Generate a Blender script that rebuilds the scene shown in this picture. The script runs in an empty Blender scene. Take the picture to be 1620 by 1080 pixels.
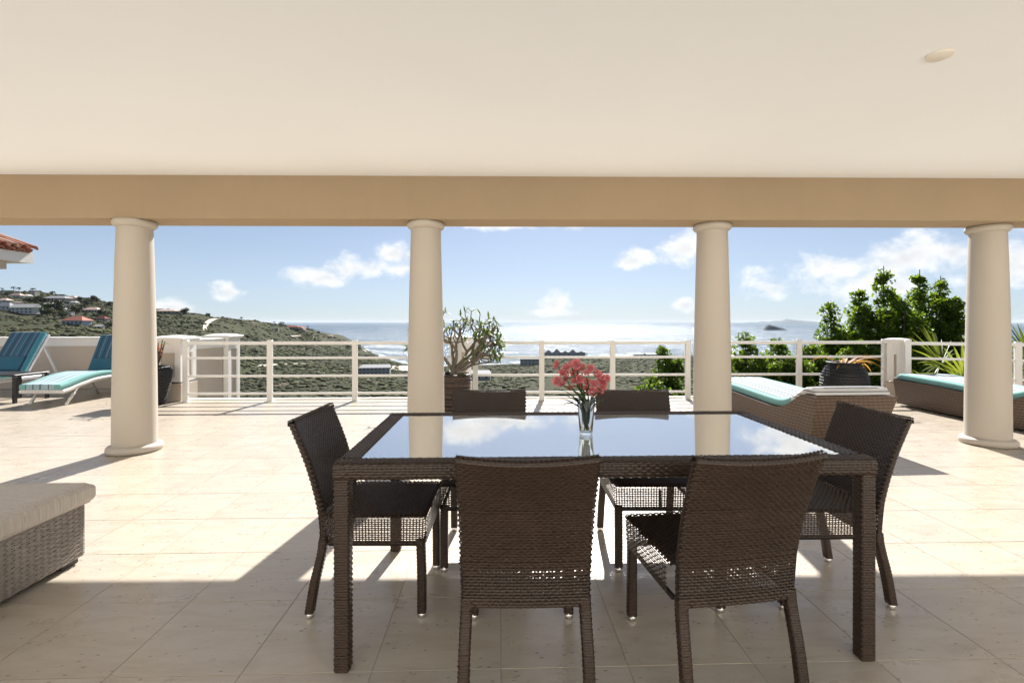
import bpy, math, random
import numpy as np
from math import sin, cos, pi, radians, sqrt
from mathutils import Vector, Matrix

random.seed(7)
rng = np.random.default_rng(7)
scene = bpy.context.scene
C = scene.collection

# ------------------------------------------------------------------ camera, sky, sun, exposure
EYE, FOC, YAW = 1.25, 765.0, 0.0305
cam_d = bpy.data.cameras.new("camera")
cam = bpy.data.objects.new("camera", cam_d); C.objects.link(cam)
cam.location = (0, 0, EYE); cam.rotation_euler = (pi/2, 0, -YAW)
cam_d.sensor_width = 36.0; cam_d.lens = 36.0*FOC/1620.0; cam_d.shift_y = -31.0/1620.0
cam_d.clip_start = 0.05; cam_d.clip_end = 250000
scene.camera = cam

SUN_EL, SUN_AZ = radians(40.0), radians(9.5)
SKY_STRENGTH, SUN_STRENGTH, EXPOSURE = 0.05, 4.4, 1.45
scene.view_settings.view_transform = 'Standard'
scene.view_settings.look = 'None'
scene.view_settings.gamma = 1.0
scene.view_settings.use_curve_mapping = False
scene.view_settings.exposure = EXPOSURE

def W(xc, zc, z=0.0):
    """point at xc to the right and zc in front of the viewer -> world"""
    return Vector((xc*cos(YAW)+zc*sin(YAW), zc*cos(YAW)-xc*sin(YAW), z))
def at(px, py, zc):
    """photo pixel and depth in metres -> world point"""
    return W((px-810)/FOC*zc, zc, EYE+(509-py)/FOC*zc)

world = bpy.data.worlds.new("World"); scene.world = world
world.use_nodes = True
wt = world.node_tree; wt.nodes.clear()

class NT:
    """tiny helper for node graphs"""
    def __init__(s, tree): s.t = tree
    def n(s, typ, **kw):
        nd = s.t.nodes.new(typ)
        for k, v in kw.items(): setattr(nd, k, v)
        return nd
    def link(s, a, b): s.t.links.new(a, b)
    def put(s, sock, v):
        if isinstance(v, bpy.types.NodeSocket): s.t.links.new(v, sock)
        elif v is not None: sock.default_value = v
    def math(s, op, a, b=None, c=None, clamp=False):
        nd = s.n('ShaderNodeMath', operation=op, use_clamp=clamp)
        s.put(nd.inputs[0], a); s.put(nd.inputs[1], b); s.put(nd.inputs[2], c)
        return nd.outputs[0]
    def ramp(s, f, stops, interp='LINEAR'):
        nd = s.n('ShaderNodeValToRGB'); cr = nd.color_ramp; cr.interpolation = interp
        while len(cr.elements) < len(stops): cr.elements.new(0.5)
        for e, (p, c) in zip(cr.elements, stops):
            e.position = p; e.color = (c, c, c, 1) if isinstance(c, (int, float)) else (*c, 1)
        s.put(nd.inputs[0], f); return nd.outputs[0]
    def noise(s, vec, scale, detail=4, rough=0.55, dist=0.0, dim='3D'):
        nd = s.n('ShaderNodeTexNoise', noise_dimensions=dim)
        s.put(nd.inputs['Vector'], vec)
        nd.inputs['Scale'].default_value = scale; nd.inputs['Detail'].default_value = detail
        nd.inputs['Roughness'].default_value = rough; nd.inputs['Distortion'].default_value = dist
        return nd.outputs[0]
    def mixc(s, f, a, b, blend='MIX'):
        nd = s.n('ShaderNodeMix', data_type='RGBA', blend_type=blend)
        s.put(nd.inputs[0], f)
        s.put(nd.inputs[6], (*a, 1) if isinstance(a, tuple) else a)
        s.put(nd.inputs[7], (*b, 1) if isinstance(b, tuple) else b)
        return nd.outputs[2]
    def mapping(s, vec, scale=(1,1,1), loc=(0,0,0), rot=(0,0,0)):
        nd = s.n('ShaderNodeMapping'); s.put(nd.inputs[0], vec)
        nd.inputs['Scale'].default_value = scale; nd.inputs['Location'].default_value = loc
        nd.inputs['Rotation'].default_value = rot
        return nd.outputs[0]

def build_world():
    g = NT(wt)
    sky = g.n('ShaderNodeTexSky', sky_type='NISHITA', sun_disc=False)
    sky.sun_elevation = SUN_EL; sky.sun_rotation = SUN_AZ
    sky.altitude = 70; sky.air_density = 0.46; sky.dust_density = 0.40; sky.ozone_density = 1.6
    tc = g.n('ShaderNodeTexCoord'); d = tc.outputs['Generated']
    sep = g.n('ShaderNodeSeparateXYZ'); g.link(d, sep.inputs[0])
    az = g.math('ARCTAN2', sep.outputs[0], sep.outputs[1])
    el = g.math('ARCSINE', sep.outputs[2])
    # each cloud of the picture as a soft ellipse in azimuth and elevation (photo px, py, rx, ry)
    clouds = [(570,425,75,26),(620,402,40,20),(500,440,60,20),(365,462,40,20),(270,487,48,16),
              (876,484,26,24),(868,496,44,10),(1005,414,38,18),(1090,392,52,34),(1205,452,44,36),
              (1310,430,75,36),(1430,410,105,44),(1400,455,130,28),(1500,398,80,34),(1600,420,70,50),(1085,482,24,14),
              (800,352,120,18),(740,338,70,20),(1255,318,80,36),(1350,300,110,40),
              (40,300,140,40),(1640,330,120,60),(340,310,90,22)]
    tot = None
    for (px, py, rx, ry) in clouds:
        cx = (px-810)/FOC; a0 = math.atan(cx)+YAW
        e0 = math.atan((509-py)/FOC/sqrt(1+cx*cx))
        ra = rx/FOC/(1+cx*cx); re = ry/FOC/sqrt(1+cx*cx)
        u = g.math('DIVIDE', g.math('SUBTRACT', az, a0), ra)
        v = g.math('DIVIDE', g.math('SUBTRACT', el, e0), re)
        lo = g.math('MULTIPLY', g.math('MINIMUM', v, 0.0), 0.7)
        r2 = g.math('ADD', g.math('MULTIPLY', u, u), g.math('MULTIPLY', v, v))
        r2 = g.math('ADD', r2, g.math('MULTIPLY', lo, lo))
        b = g.math('SUBTRACT', 1.0, g.math('SQRT', r2))
        tot = b if tot is None else g.math('SMOOTH_MAX', tot, b, 0.25)
    # scattered fair-weather clouds everywhere else
    m2 = g.mapping(d, (1,1,2.6))
    cover = g.math('MULTIPLY_ADD', g.noise(m2, 3.0, 4, 0.5), 3.6, -2.55)
    behind = g.math('GREATER_THAN', g.math('ABSOLUTE', az), 0.95)
    cover = g.math('SUBTRACT', cover, g.math('MULTIPLY', g.math('SUBTRACT', 1.0, behind), 3.0))
    tot = g.math('MAXIMUM', tot, cover)
    tot = g.math('MAXIMUM', tot, -1.2)
    m1 = g.mapping(d, (1,1,1.35))
    nz = g.noise(m1, 11.0, 9, 0.60, 0.15)
    nz2 = g.noise(g.mapping(d, (1,1,1.35), (0,-0.006,-0.016)), 11.0, 9, 0.60, 0.15)
    fine = g.noise(m1, 34.0, 6, 0.6)
    dens = g.math('ADD', tot, g.math('MULTIPLY_ADD', nz, 3.2, -1.72))
    dens = g.math('ADD', dens, g.math('MULTIPLY_ADD', fine, 0.8, -0.4))
    mask = g.n('ShaderNodeMapRange', interpolation_type='SMOOTHSTEP')
    g.put(mask.inputs[0], dens); mask.inputs[1].default_value = -0.15; mask.inputs[2].default_value = 0.75
    lit = g.math('MULTIPLY_ADD', g.math('SUBTRACT', nz, nz2), 3.2, 0.62, clamp=True)
    thick = g.ramp(dens, [(0.0,1.0),(0.55,0.92),(1.0,0.80)])
    ccol = g.mixc(lit, (6.2,6.5,6.9), (9.4,9.3,9.15))
    ccol = g.mixc(1.0, ccol, thick, 'MULTIPLY')
    # thin bright marine veil low over the sea
    veil = g.math('POWER', g.math('SUBTRACT', 1.0, g.math('MINIMUM', g.math('ABSOLUTE', el), 0.35)), 3.6)
    base = g.mixc(g.math('MULTIPLY', veil, 0.82), sky.outputs[0], (4.0,4.75,5.15))
    out = g.mixc(g.math('MULTIPLY', mask.outputs[0], 0.93), base, ccol)
    bg = g.n('ShaderNodeBackground'); g.link(out, bg.inputs[0]); bg.inputs[1].default_value = SKY_STRENGTH
    wo = g.n('ShaderNodeOutputWorld'); g.link(bg.outputs[0], wo.inputs[0])
build_world()

sun_d = bpy.data.lights.new("sun", 'SUN'); sun_d.energy = SUN_STRENGTH; sun_d.angle = radians(0.53)
sun_d.color = (1.0, 0.972, 0.93)
sun = bpy.data.objects.new("sun", sun_d); C.objects.link(sun)
SUN_DIR = Vector((sin(SUN_AZ)*cos(SUN_EL), cos(SUN_AZ)*cos(SUN_EL), sin(SUN_EL)))
sun.rotation_euler = SUN_DIR.to_track_quat('Z', 'Y').to_euler()
sun.location = SUN_DIR*40

# ------------------------------------------------------------------ object helpers
def tag(o, label=None, cat=None, group=None, kind=None):
    if label: o['label'] = label
    if cat: o['category'] = cat
    if group: o['group'] = group
    if kind: o['kind'] = kind
    return o
def empty(name, loc=(0,0,0), rz=0.0, label=None, cat=None, group=None):
    o = bpy.data.objects.new(name, None); C.objects.link(o)
    o.location = loc; o.rotation_euler = (0,0,rz); o.empty_display_size = 0.2
    return tag(o, label, cat, group)
def link(name, me, parent=None):
    o = bpy.data.objects.new(name, me); C.objects.link(o)
    if parent is not None: o.parent = parent
    return o
def copy_tree(o, parent=None):
    c = o.copy(); C.objects.link(c)
    if parent is not None: c.parent = parent
    for ch in list(o.children): copy_tree(ch, c)
    return c

class MB:
    """collects shapes and links them as ONE mesh object"""
    def __init__(s): s.v = []; s.f = []; s.mi = []; s.sm = []; s.n = 0
    def add(s, V, F, mi=0, smooth=False):
        V = np.asarray(V, dtype=np.float64).reshape(-1, 3); s.v.append(V)
        b = s.n
        for f in F: s.f.append(tuple(int(i)+b for i in f)); s.mi.append(mi); s.sm.append(smooth)
        s.n += len(V); return s
    def box(s, c, d, rz=0.0, mi=0, M=None, bev=0.0):
        hx, hy, hz = d[0]/2, d[1]/2, d[2]/2
        if bev > 0:
            b = min(bev, hx*.9, hy*.9, hz*.9); V = []; F = []
            for sx in (-1,1):
                for sy in (-1,1):
                    for sz in (-1,1):
                        V += [(sx*hx, sy*(hy-b), sz*(hz-b)), (sx*(hx-b), sy*hy, sz*(hz-b)), (sx*(hx-b), sy*(hy-b), sz*hz)]
            def ix(x,y,z,k): return ((x*2+y)*2+z)*3+k
            for x in (0,1): F.append([ix(x,0,0,0),ix(x,1,0,0),ix(x,1,1,0),ix(x,0,1,0)][::(1 if x else -1)])
            for y in (0,1): F.append([ix(0,y,0,1),ix(0,y,1,1),ix(1,y,1,1),ix(1,y,0,1)][::(1 if y else -1)])
            for z in (0,1): F.append([ix(0,0,z,2),ix(1,0,z,2),ix(1,1,z,2),ix(0,1,z,2)][::(1 if z else -1)])
            for x in (0,1):
                for y in (0,1): F.append([ix(x,y,0,0),ix(x,y,1,0),ix(x,y,1,1),ix(x,y,0,1)])
                for z in (0,1): F.append([ix(x,0,z,0),ix(x,1,z,0),ix(x,1,z,2),ix(x,0,z,2)])
            for y in (0,1):
                for z in (0,1): F.append([ix(0,y,z,1),ix(1,y,z,1),ix(1,y,z,2),ix(0,y,z,2)])
            for x in (0,1):
                for y in (0,1):
                    for z in (0,1): F.append([ix(x,y,z,0),ix(x,y,z,1),ix(x,y,z,2)])
        else:
            V = [(-hx,-hy,-hz),(hx,-hy,-hz),(hx,hy,-hz),(-hx,hy,-hz),(-hx,-hy,hz),(hx,-hy,hz),(hx,hy,hz),(-hx,hy,hz)]
            F = [(0,3,2,1),(4,5,6,7),(0,1,5,4),(1,2,6,5),(2,3,7,6),(3,0,4,7)]
        V = np.array(V)
        if M is not None:
            R = np.array(M.to_3x3()); V = V @ R.T
        elif rz:
            R = np.array([[cos(rz),-sin(rz),0],[sin(rz),cos(rz),0],[0,0,1]]); V = V @ R.T
        return s.add(V+np.array(c), F, mi)
    def bar(s, p, q, w, h=None, mi=0, bev=0.0):
        p, q = Vector(p), Vector(q); d = q-p; h = h or w
        up = Vector((0,0,1)) if abs(d.normalized().z) < 0.95 else Vector((0,1,0))
        x = d.cross(up).normalized(); y = x.cross(d).normalized()
        M = Matrix((x, d.normalized(), y)).transposed()
        return s.box((p+q)/2, (w, d.length, h), mi=mi, M=M, bev=bev)
    def lathe(s, prof, n=24, c=(0,0,0), mi=0, smooth=True, caps=True):
        V = []; F = []
        for (r, z) in prof:
            for k in range(n):
                a = 2*pi*k/n; V.append((c[0]+r*cos(a), c[1]+r*sin(a), c[2]+z))
        m = len(prof)
        for i in range(m-1):
            for k in range(n):
                k2 = (k+1) % n; F.append((i*n+k, i*n+k2, (i+1)*n+k2, (i+1)*n+k))
        if caps: F.append(tuple(range(n))[::-1]); F.append(tuple((m-1)*n+k for k in range(n)))
        return s.add(V, F, mi, smooth)
    def tube(s, pts, radii, n=7, mi=0, smooth=True, caps=True):
        pts = [Vector(p) for p in pts]; V = []; F = []
        if isinstance(radii, (int, float)): radii = [radii]*len(pts)
        ref = None
        for i, p in enumerate(pts):
            t = (pts[min(i+1, len(pts)-1)]-pts[max(i-1, 0)]).normalized()
            if ref is None:
                ref = t.cross(Vector((0.3,0.2,1)) if abs(t.z) < .9 else Vector((1,0,0))).normalized()
            ref = (ref - t*ref.dot(t)).normalized(); b = t.cross(ref)
            for k in range(n):
                a = 2*pi*k/n; V.append(tuple(p+(ref*cos(a)+b*sin(a))*radii[i]))
        for i in range(len(pts)-1):
            for k in range(n):
                k2 = (k+1) % n; F.append((i*n+k, i*n+k2, (i+1)*n+k2, (i+1)*n+k))
        if caps: F.append(tuple(range(n))[::-1]); F.append(tuple((len(pts)-1)*n+k for k in range(n)))
        return s.add(V, F, mi, smooth)
    def grid(s, P, mi=0, smooth=True, closed_u=False):
        """P: (nv, nu, 3) array"""
        nv, nu = P.shape[:2]; F = []
        for j in range(nv-1):
            for i in range(nu if closed_u else nu-1):
                i2 = (i+1) % nu; F.append((j*nu+i, j*nu+i2, (j+1)*nu+i2, (j+1)*nu+i))
        return s.add(P.reshape(-1,3), F, mi, smooth)
    def prism(s, poly, a, b, axis='y', mi=0):
        """extrude a 2-D outline along an axis from a to b"""
        n = len(poly); V = []
        for t in (a, b):
            for (p, q) in poly:
                V.append({'y':(p,t,q),'x':(t,p,q),'z':(p,q,t)}[axis])
        F = [tuple(range(n)), tuple(range(2*n-1, n-1, -1))]
        for i in range(n): j = (i+1) % n; F.append((i, n+i, n+j, j))
        return s.add(V, F, mi)
    def mesh(s, name, mats):
        me = bpy.data.meshes.new(name)
        me.from_pydata(np.concatenate(s.v).tolist() if s.v else [], [], s.f)
        for m in (mats if isinstance(mats, (list, tuple)) else [mats]): me.materials.append(m)
        if any(s.mi): me.polygons.foreach_set('material_index', s.mi)
        me.polygons.foreach_set('use_smooth', s.sm)
        me.update(); return me
    def build(s, name, mats, parent=None): return link(name, s.mesh(name, mats), parent)

def raw_mesh(name, V, F, mats, smooth=False, colors=None, mat_idx=None):
    """fast mesh from arrays; F is (n,3) or (n,4)"""
    V = np.ascontiguousarray(V, dtype=np.float32); F = np.ascontiguousarray(F, dtype=np.int32)
    me = bpy.data.meshes.new(name); k = F.shape[1]
    me.vertices.add(len(V)); me.vertices.foreach_set('co', V.ravel())
    me.loops.add(F.size); me.loops.foreach_set('vertex_index', F.ravel())
    me.polygons.add(len(F)); me.polygons.foreach_set('loop_start', np.arange(0, F.size, k, dtype=np.int32))
    me.polygons.foreach_set('use_smooth', np.full(len(F), smooth))
    for m in (mats if isinstance(mats, (list, tuple)) else [mats]): me.materials.append(m)
    if mat_idx is not None: me.polygons.foreach_set('material_index', np.asarray(mat_idx, dtype=np.int32))
    if colors is not None:
        ca = me.color_attributes.new('tint', 'FLOAT_COLOR', 'POINT')
        ca.data.foreach_set('color', np.ascontiguousarray(colors, dtype=np.float32).ravel())
    me.update(calc_edges=True); me.validate(); return me

# ------------------------------------------------------------------ materials
def new_mat(name):
    m = bpy.data.materials.new(name); m.use_nodes = True; m.node_tree.nodes.clear()
    g = NT(m.node_tree); out = g.n('ShaderNodeOutputMaterial')
    return m, g, out
def principled(g, out, color, rough=0.5, spec=0.5, metallic=0.0, normal=None, **kw):
    b = g.n('ShaderNodeBsdfPrincipled')
    g.put(b.inputs['Base Color'], (*color, 1) if isinstance(color, tuple) else color)
    g.put(b.inputs['Roughness'], rough); b.inputs['Metallic'].default_value = metallic
    g.put(b.inputs['Specular IOR Level'], spec)
    if normal is not None: g.link(normal, b.inputs['Normal'])
    for k, v in kw.items(): g.put(b.inputs[k], v)
    if out is not None: g.link(b.outputs[0], out.inputs[0])
    return b
def bump(g, h, strength=0.3, dist=0.01):
    b = g.n('ShaderNodeBump'); g.put(b.inputs['Height'], h)
    b.inputs['Strength'].default_value = strength; b.inputs['Distance'].default_value = dist
    return b.outputs[0]
def coords(g, which='Object'): return g.n('ShaderNodeTexCoord').outputs[which]

def mat_paint(name, col, rough=0.6, var=0.06, scale=3.0, bumpy=0.15, spec=0.35, dirt=0.0):
    m, g, o = new_mat(name); c = coords(g)
    n1 = g.noise(c, scale, 6, 0.6); n2 = g.noise(c, scale*22, 3, 0.6)
    f = g.math('MULTIPLY_ADD', n1, 2*var, 1-var)
    cc = g.mixc(1.0, col, f, 'MULTIPLY')
    if dirt > 0:
        st = g.ramp(g.noise(g.mapping(c, (1,1,0.25)), 5.0, 8, 0.7), [(0.56,0.0),(0.78,1.0)])
        cc = g.mixc(g.math('MULTIPLY', st, dirt), cc, tuple(x*0.55 for x in col))
    principled(g, o, cc, g.math('MULTIPLY_ADD', n1, 0.15, rough-0.07), spec, normal=bump(g, n2, bumpy, 0.004))
    return m
def mat_plain(name, col, rough=0.5, spec=0.5, metallic=0.0):
    return mat_paint(name, col, rough, 0.08, 8.0, 0.08, spec) if not metallic else _metal(name, col, rough)
def _metal(name, col, rough):
    m, g, o = new_mat(name); c = coords(g)
    n = g.noise(c, 60, 3); principled(g, o, col, g.math('MULTIPLY_ADD', n, 0.2, rough-0.1), 0.5, 1.0); return m

def mat_tile():
    m, g, o = new_mat('travertine'); c = coords(g)
    oi = g.n('ShaderNodeObjectInfo')
    off = g.n('ShaderNodeVectorMath', operation='MULTIPLY_ADD')
    g.link(oi.outputs['Location'], off.inputs[0]); off.inputs[1].default_value = (3.1,7.7,1.0); g.link(c, off.inputs[2])
    v = off.outputs[0]
    vein = g.noise(g.mapping(v, (1.2,5.0,1)), 3.0, 9, 0.68, 0.8)
    cloud = g.noise(v, 1.8, 4, 0.5)
    col = g.ramp(vein, [(0.30,(0.345,0.285,0.218)),(0.50,(0.42,0.365,0.297)),(0.72,(0.47,0.418,0.350))])
    col = g.mixc(g.math('MULTIPLY', cloud, 0.3), col, (0.50,0.41,0.30))
    tone = g.math('MULTIPLY_ADD', oi.outputs['Random'], 0.07, 0.965)
    col = g.mixc(1.0, col, tone, 'MULTIPLY')
    # natural pits, bunched along the bedding
    pv = g.n('ShaderNodeTexVoronoi', feature='F1'); g.put(pv.inputs['Vector'], g.mapping(v, (19,46,1))); pv.inputs['Scale'].default_value = 1.0
    pv.inputs['Randomness'].default_value = 1.0
    wob = g.noise(v, 70, 3, 0.6)
    dist = g.math('MULTIPLY_ADD', wob, 0.16, g.math('SUBTRACT', pv.outputs['Distance'], 0.08))
    where = g.ramp(g.noise(g.mapping(v,(1.0,1.8,1)), 4.2, 5, 0.7), [(0.38,0.0),(0.52,1.0)])
    rnd = g.math('GREATER_THAN', pv.outputs['Color'], 0.42)
    pit = g.math('MULTIPLY', g.ramp(dist, [(0.10,1.0),(0.19,0.0)]), g.math('MULTIPLY', where, rnd))
    hair = g.ramp(g.noise(g.mapping(v,(2.2,7,1)), 5.0, 8, 0.75, 1.2), [(0.485,0.0),(0.50,1.0),(0.515,0.0)])
    hair = g.math('MULTIPLY', hair, g.math('MULTIPLY', where, 0.5))
    col = g.mixc(g.math('MULTIPLY', pit, 0.85), col, (0.13,0.085,0.05))
    col = g.mixc(g.math('MULTIPLY', hair, 0.4), col, (0.25,0.18,0.11))
    stain = g.ramp(g.noise(g.mapping(v,(1.5,3.2,1)), 2.2, 7, 0.72, 0.6), [(0.55,0.0),(0.70,1.0)])
    col = g.mixc(g.math('MULTIPLY', stain, 0.20), col, (0.33,0.25,0.17))
    h = g.math('SUBTRACT', g.math('MULTIPLY', g.noise(v, 40, 4), 0.12), pit)
    r = g.math('MULTIPLY_ADD', g.noise(v, 6, 5, 0.6), 0.30, 0.16)
    principled(g, o, col, r, 0.85, normal=bump(g, h, 0.35, 0.004))
    return m

def mat_wicker(name, dark, light, rough=0.42, scale=90.0, spec=0.5):
    """colour and gloss of a synthetic strand; the weave itself is geometry"""
    m, g, o = new_mat(name); c = coords(g)
    n = g.noise(c, scale, 3, 0.6); n2 = g.noise(c, 7.0, 4, 0.6)
    col = g.mixc(g.math('MULTIPLY_ADD', n, 0.9, g.math('MULTIPLY_ADD', n2, 0.5, -0.25), clamp=True), dark, light)
    oi = g.n('ShaderNodeObjectInfo'); col = g.mixc(1.0, col, g.math('MULTIPLY_ADD', oi.outputs['Random'], 0.30, 0.88), 'MULTIPLY')
    principled(g, o, col, g.math('MULTIPLY_ADD', n2, 0.2, rough-0.1), spec, normal=bump(g, n, 0.15, 0.002))
    return m
def mat_weave_far(name, dark, light, sx=70.0, sz=95.0):
    """fine wicker seen from metres away: relief from a woven pattern"""
    m, g, o = new_mat(name); c = coords(g)
    sep = g.n('ShaderNodeSeparateXYZ'); g.link(c, sep.inputs[0])
    u = g.math('ADD', sep.outputs[0], sep.outputs[1])
    zz = g.math('MULTIPLY_ADD', g.noise(c, 5.0, 2), 0.02, sep.outputs[2])
    a = g.math('SINE', g.math('MULTIPLY', u, sx*pi/1.0)); b = g.math('SINE', g.math('MULTIPLY', zz, sz*pi/2))
    w = g.math('MULTIPLY_ADD', g.math('MULTIPLY', a, b), 0.22, g.math('MULTIPLY', g.math('ABSOLUTE', b), 0.75))
    n = g.noise(c, 26.0, 4, 0.7)
    f = g.math('MULTIPLY_ADD', n, 0.5, g.math('MULTIPLY_ADD', w, 0.8, -0.15), clamp=True)
    principled(g, o, g.mixc(f, dark, light), 0.5, 0.4, normal=bump(g, w, 0.55, 0.006))
    return m

def mat_stripe(name, stops, width, axis=0, edge=None, edge_at=None, bolster=None, rough=0.85):
    """woven stripes across the width of a cushion; the outermost band wraps over the edge"""
    m, g, o = new_mat(name); c = coords(g)
    sep = g.n('ShaderNodeSeparateXYZ'); g.link(c, sep.inputs[0])
    t = g.math('MULTIPLY_ADD', sep.outputs[axis], 1.0/width, 0.5)
    col = g.ramp(t, stops, 'CONSTANT')
    if bolster is not None:
        y0, st = bolster
        tb = g.math('FRACT', g.math('MULTIPLY', sep.outputs[2], 11.0))
        cb = g.ramp(tb, st, 'CONSTANT')
        col = g.mixc(g.math('LESS_THAN', sep.outputs[1], y0), col, cb)
    n = g.noise(g.mapping(c, (1,1,1)), 9.0, 5, 0.6); fine = g.noise(c, 260.0, 2, 0.5)
    col = g.mixc(1.0, col, g.math('MULTIPLY_ADD', n, 0.25, 0.87), 'MULTIPLY')
    principled(g, o, col, rough, 0.25, normal=bump(g, g.math('MULTIPLY_ADD', n, 2.0, fine), 0.35, 0.004), **{'Sheen Weight':0.15})
    return m
def mat_linen(name, a, b):
    m, g, o = new_mat(name); c = coords(g)
    st = g.noise(g.mapping(c, (150,150,6)), 1.0, 4, 0.65)
    st2 = g.noise(g.mapping(c, (12,150,12)), 1.0, 4, 0.65)
    f = g.math('MULTIPLY_ADD', st, 1.6, g.math('MULTIPLY_ADD', st2, 0.9, -0.8), clamp=True)
    principled(g, o, g.mixc(f, a, b), 0.9, 0.2, normal=bump(g, f, 0.25, 0.003), **{'Sheen Weight':0.1})
    return m

def mat_leaf(name, dark, light, trans=0.45, rough=0.45, use_tint=True):
    m, g, o = new_mat(name)
    if use_tint:
        at_ = g.n('ShaderNodeAttribute', attribute_name='tint'); f = at_.outputs['Fac']
    else:
        f = g.noise(coords(g), 14.0, 4, 0.6)
    col = g.mixc(f, dark, light)
    b = principled(g, None, col, rough, 0.4)
    tr = g.n('ShaderNodeBsdfTranslucent'); g.link(g.mixc(1.0, col, (1.5,1.45,0.55), 'MULTIPLY'), tr.inputs[0])
    mx = g.n('ShaderNodeMixShader'); mx.inputs[0].default_value = trans
    g.link(b.outputs[0], mx.inputs[1]); g.link(tr.outputs[0], mx.inputs[2]); g.link(mx.outputs[0], o.inputs[0])
    return m
def mat_bark(name, a, b):
    m, g, o = new_mat(name); c = coords(g)
    n = g.noise(g.mapping(c, (1,1,0.4)), 30.0, 6, 0.7)
    principled(g, o, g.mixc(n, a, b), 0.85, 0.2, normal=bump(g, n, 0.6, 0.01)); return m

def mat_sea():
    m, g, o = new_mat('sea_water')
    geo = g.n('ShaderNodeNewGeometry'); p = geo.outputs['Position']
    q = g.mapping(p, (0.6,1.0,1.0), rot=(0,0,0.25))
    n1 = g.noise(q, 0.035, 9, 0.72, 0.3)          # swell down to chop
    n2 = g.noise(q, 0.40, 6, 0.75)                # chop
    n3 = g.noise(g.mapping(p, (0.35,1.0,1.0)), 0.0035, 5, 0.6)   # wind patches
    n4 = g.noise(g.mapping(p, (0.25,1.0,1.0)), 0.012, 7, 0.75)
    deep = g.mixc(n3, (0.018,0.050,0.085), (0.035,0.080,0.115))
    h = g.math('ADD', g.math('MULTIPLY', n1, 5.0), g.math('MULTIPLY', n2, 0.7))
    rough = g.math('MULTIPLY_ADD', g.ramp(n4, [(0.38,0.0),(0.62,1.0)]), 0.17, 0.13)
    caps = g.ramp(g.noise(g.mapping(p, (0.45,1.0,1.0)), 0.055, 8, 0.8), [(0.66,0.0),(0.72,1.0)])
    deep = g.mixc(g.math('MULTIPLY', caps, 0.5), deep, (0.75,0.8,0.82))
    principled(g, o, deep, rough, 0.22, normal=bump(g, h, 1.0, 1.9), **{'IOR':1.333})
    return m
def mat_foam():
    m, g, o = new_mat('surf_foam'); p = g.n('ShaderNodeNewGeometry').outputs['Position']
    n = g.noise(g.mapping(p, (0.35,1,1)), 0.09, 8, 0.75, 0.6)
    b = principled(g, None, (0.62,0.66,0.68), 0.8, 0.2)
    tr = g.n('ShaderNodeBsdfTransparent'); mx = g.n('ShaderNodeMixShader')
    g.link(g.ramp(n, [(0.46,0.0),(0.57,0.80)]), mx.inputs[0]); g.link(tr.outputs[0], mx.inputs[1]); g.link(b.outputs[0], mx.inputs[2])
    g.link(mx.outputs[0], o.inputs[0]); return m
def mat_ground():
    m, g, o = new_mat('dry_ground'); p = g.n('ShaderNodeNewGeometry').outputs['Position']
    n = g.noise(p, 0.020, 8, 0.72); n2 = g.noise(p, 0.25, 6, 0.75); n3 = g.noise(p, 0.007, 5, 0.6)
    col = g.ramp(n2, [(0.30,(0.020,0.021,0.011)),(0.5,(0.042,0.041,0.022)),(0.72,(0.075,0.066,0.040))])
    bare = g.ramp(n, [(0.60,0.0),(0.70,1.0)])
    col = g.mixc(g.math('MULTIPLY', bare, 0.75), col, (0.26,0.195,0.14))
    col = g.mixc(g.ramp(n3, [(0.4,0.0),(0.65,0.5)]), col, (0.055,0.075,0.028))
    principled(g, o, col, 0.95, 0.1, normal=bump(g, n2, 0.8, 1.5)); return m
def mat_tint(name, a, b, rough=0.9, nscale=0.6, bstr=0.6, bdist=0.5):
    m, g, o = new_mat(name)
    at_ = g.n('ShaderNodeAttribute', attribute_name='tint'); p = g.n('ShaderNodeNewGeometry').outputs['Position']
    n = g.noise(p, nscale, 5, 0.75)
    f = g.math('ADD', g.math('MULTIPLY', at_.outputs['Fac'], 0.75), g.math('MULTIPLY_ADD', n, 0.9, -0.35), clamp=True)
    principled(g, o, g.mixc(f, a, b), rough, 0.15, normal=bump(g, n, bstr, bdist)); return m
def mat_table_glass():
    m, g, o = new_mat('tinted_table_glass'); c = coords(g)
    n = g.noise(c, 9.0, 4, 0.6)
    principled(g, o, g.mixc(n, (0.86,0.87,0.83), (0.89,0.89,0.85)), g.math('ADD', g.math('MULTIPLY_ADD', n, 0.012, 0.006), g.ramp(g.noise(g.mapping(c,(1,3,1),rot=(0,0,0.5)), 4.0, 8, 0.75), [(0.5,0.0),(0.8,0.16)])), 0.5, 0.78)
    return m
def mat_clear_glass():
    m, g, o = new_mat('clear_glass'); n = g.noise(coords(g), 20, 2)
    principled(g, o, (0.97,0.99,0.98), g.math('MULTIPLY', n, 0.01), 0.5, **{'IOR':1.45,'Transmission Weight':1.0}); return m
def mat_roof():
    m, g, o = new_mat('clay_tile'); c = coords(g); oi = g.n('ShaderNodeObjectInfo')
    n = g.noise(c, 7.0, 6, 0.7)
    col = g.ramp(g.math('MULTIPLY_ADD', oi.outputs['Random'], 0.6, g.math('MULTIPLY', n, 0.6)), [(0.2,(0.20,0.075,0.05)),(0.55,(0.36,0.15,0.10)),(0.9,(0.46,0.30,0.22))])
    principled(g, o, col, 0.8, 0.2, normal=bump(g, n, 0.4, 0.01)); return m

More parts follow.
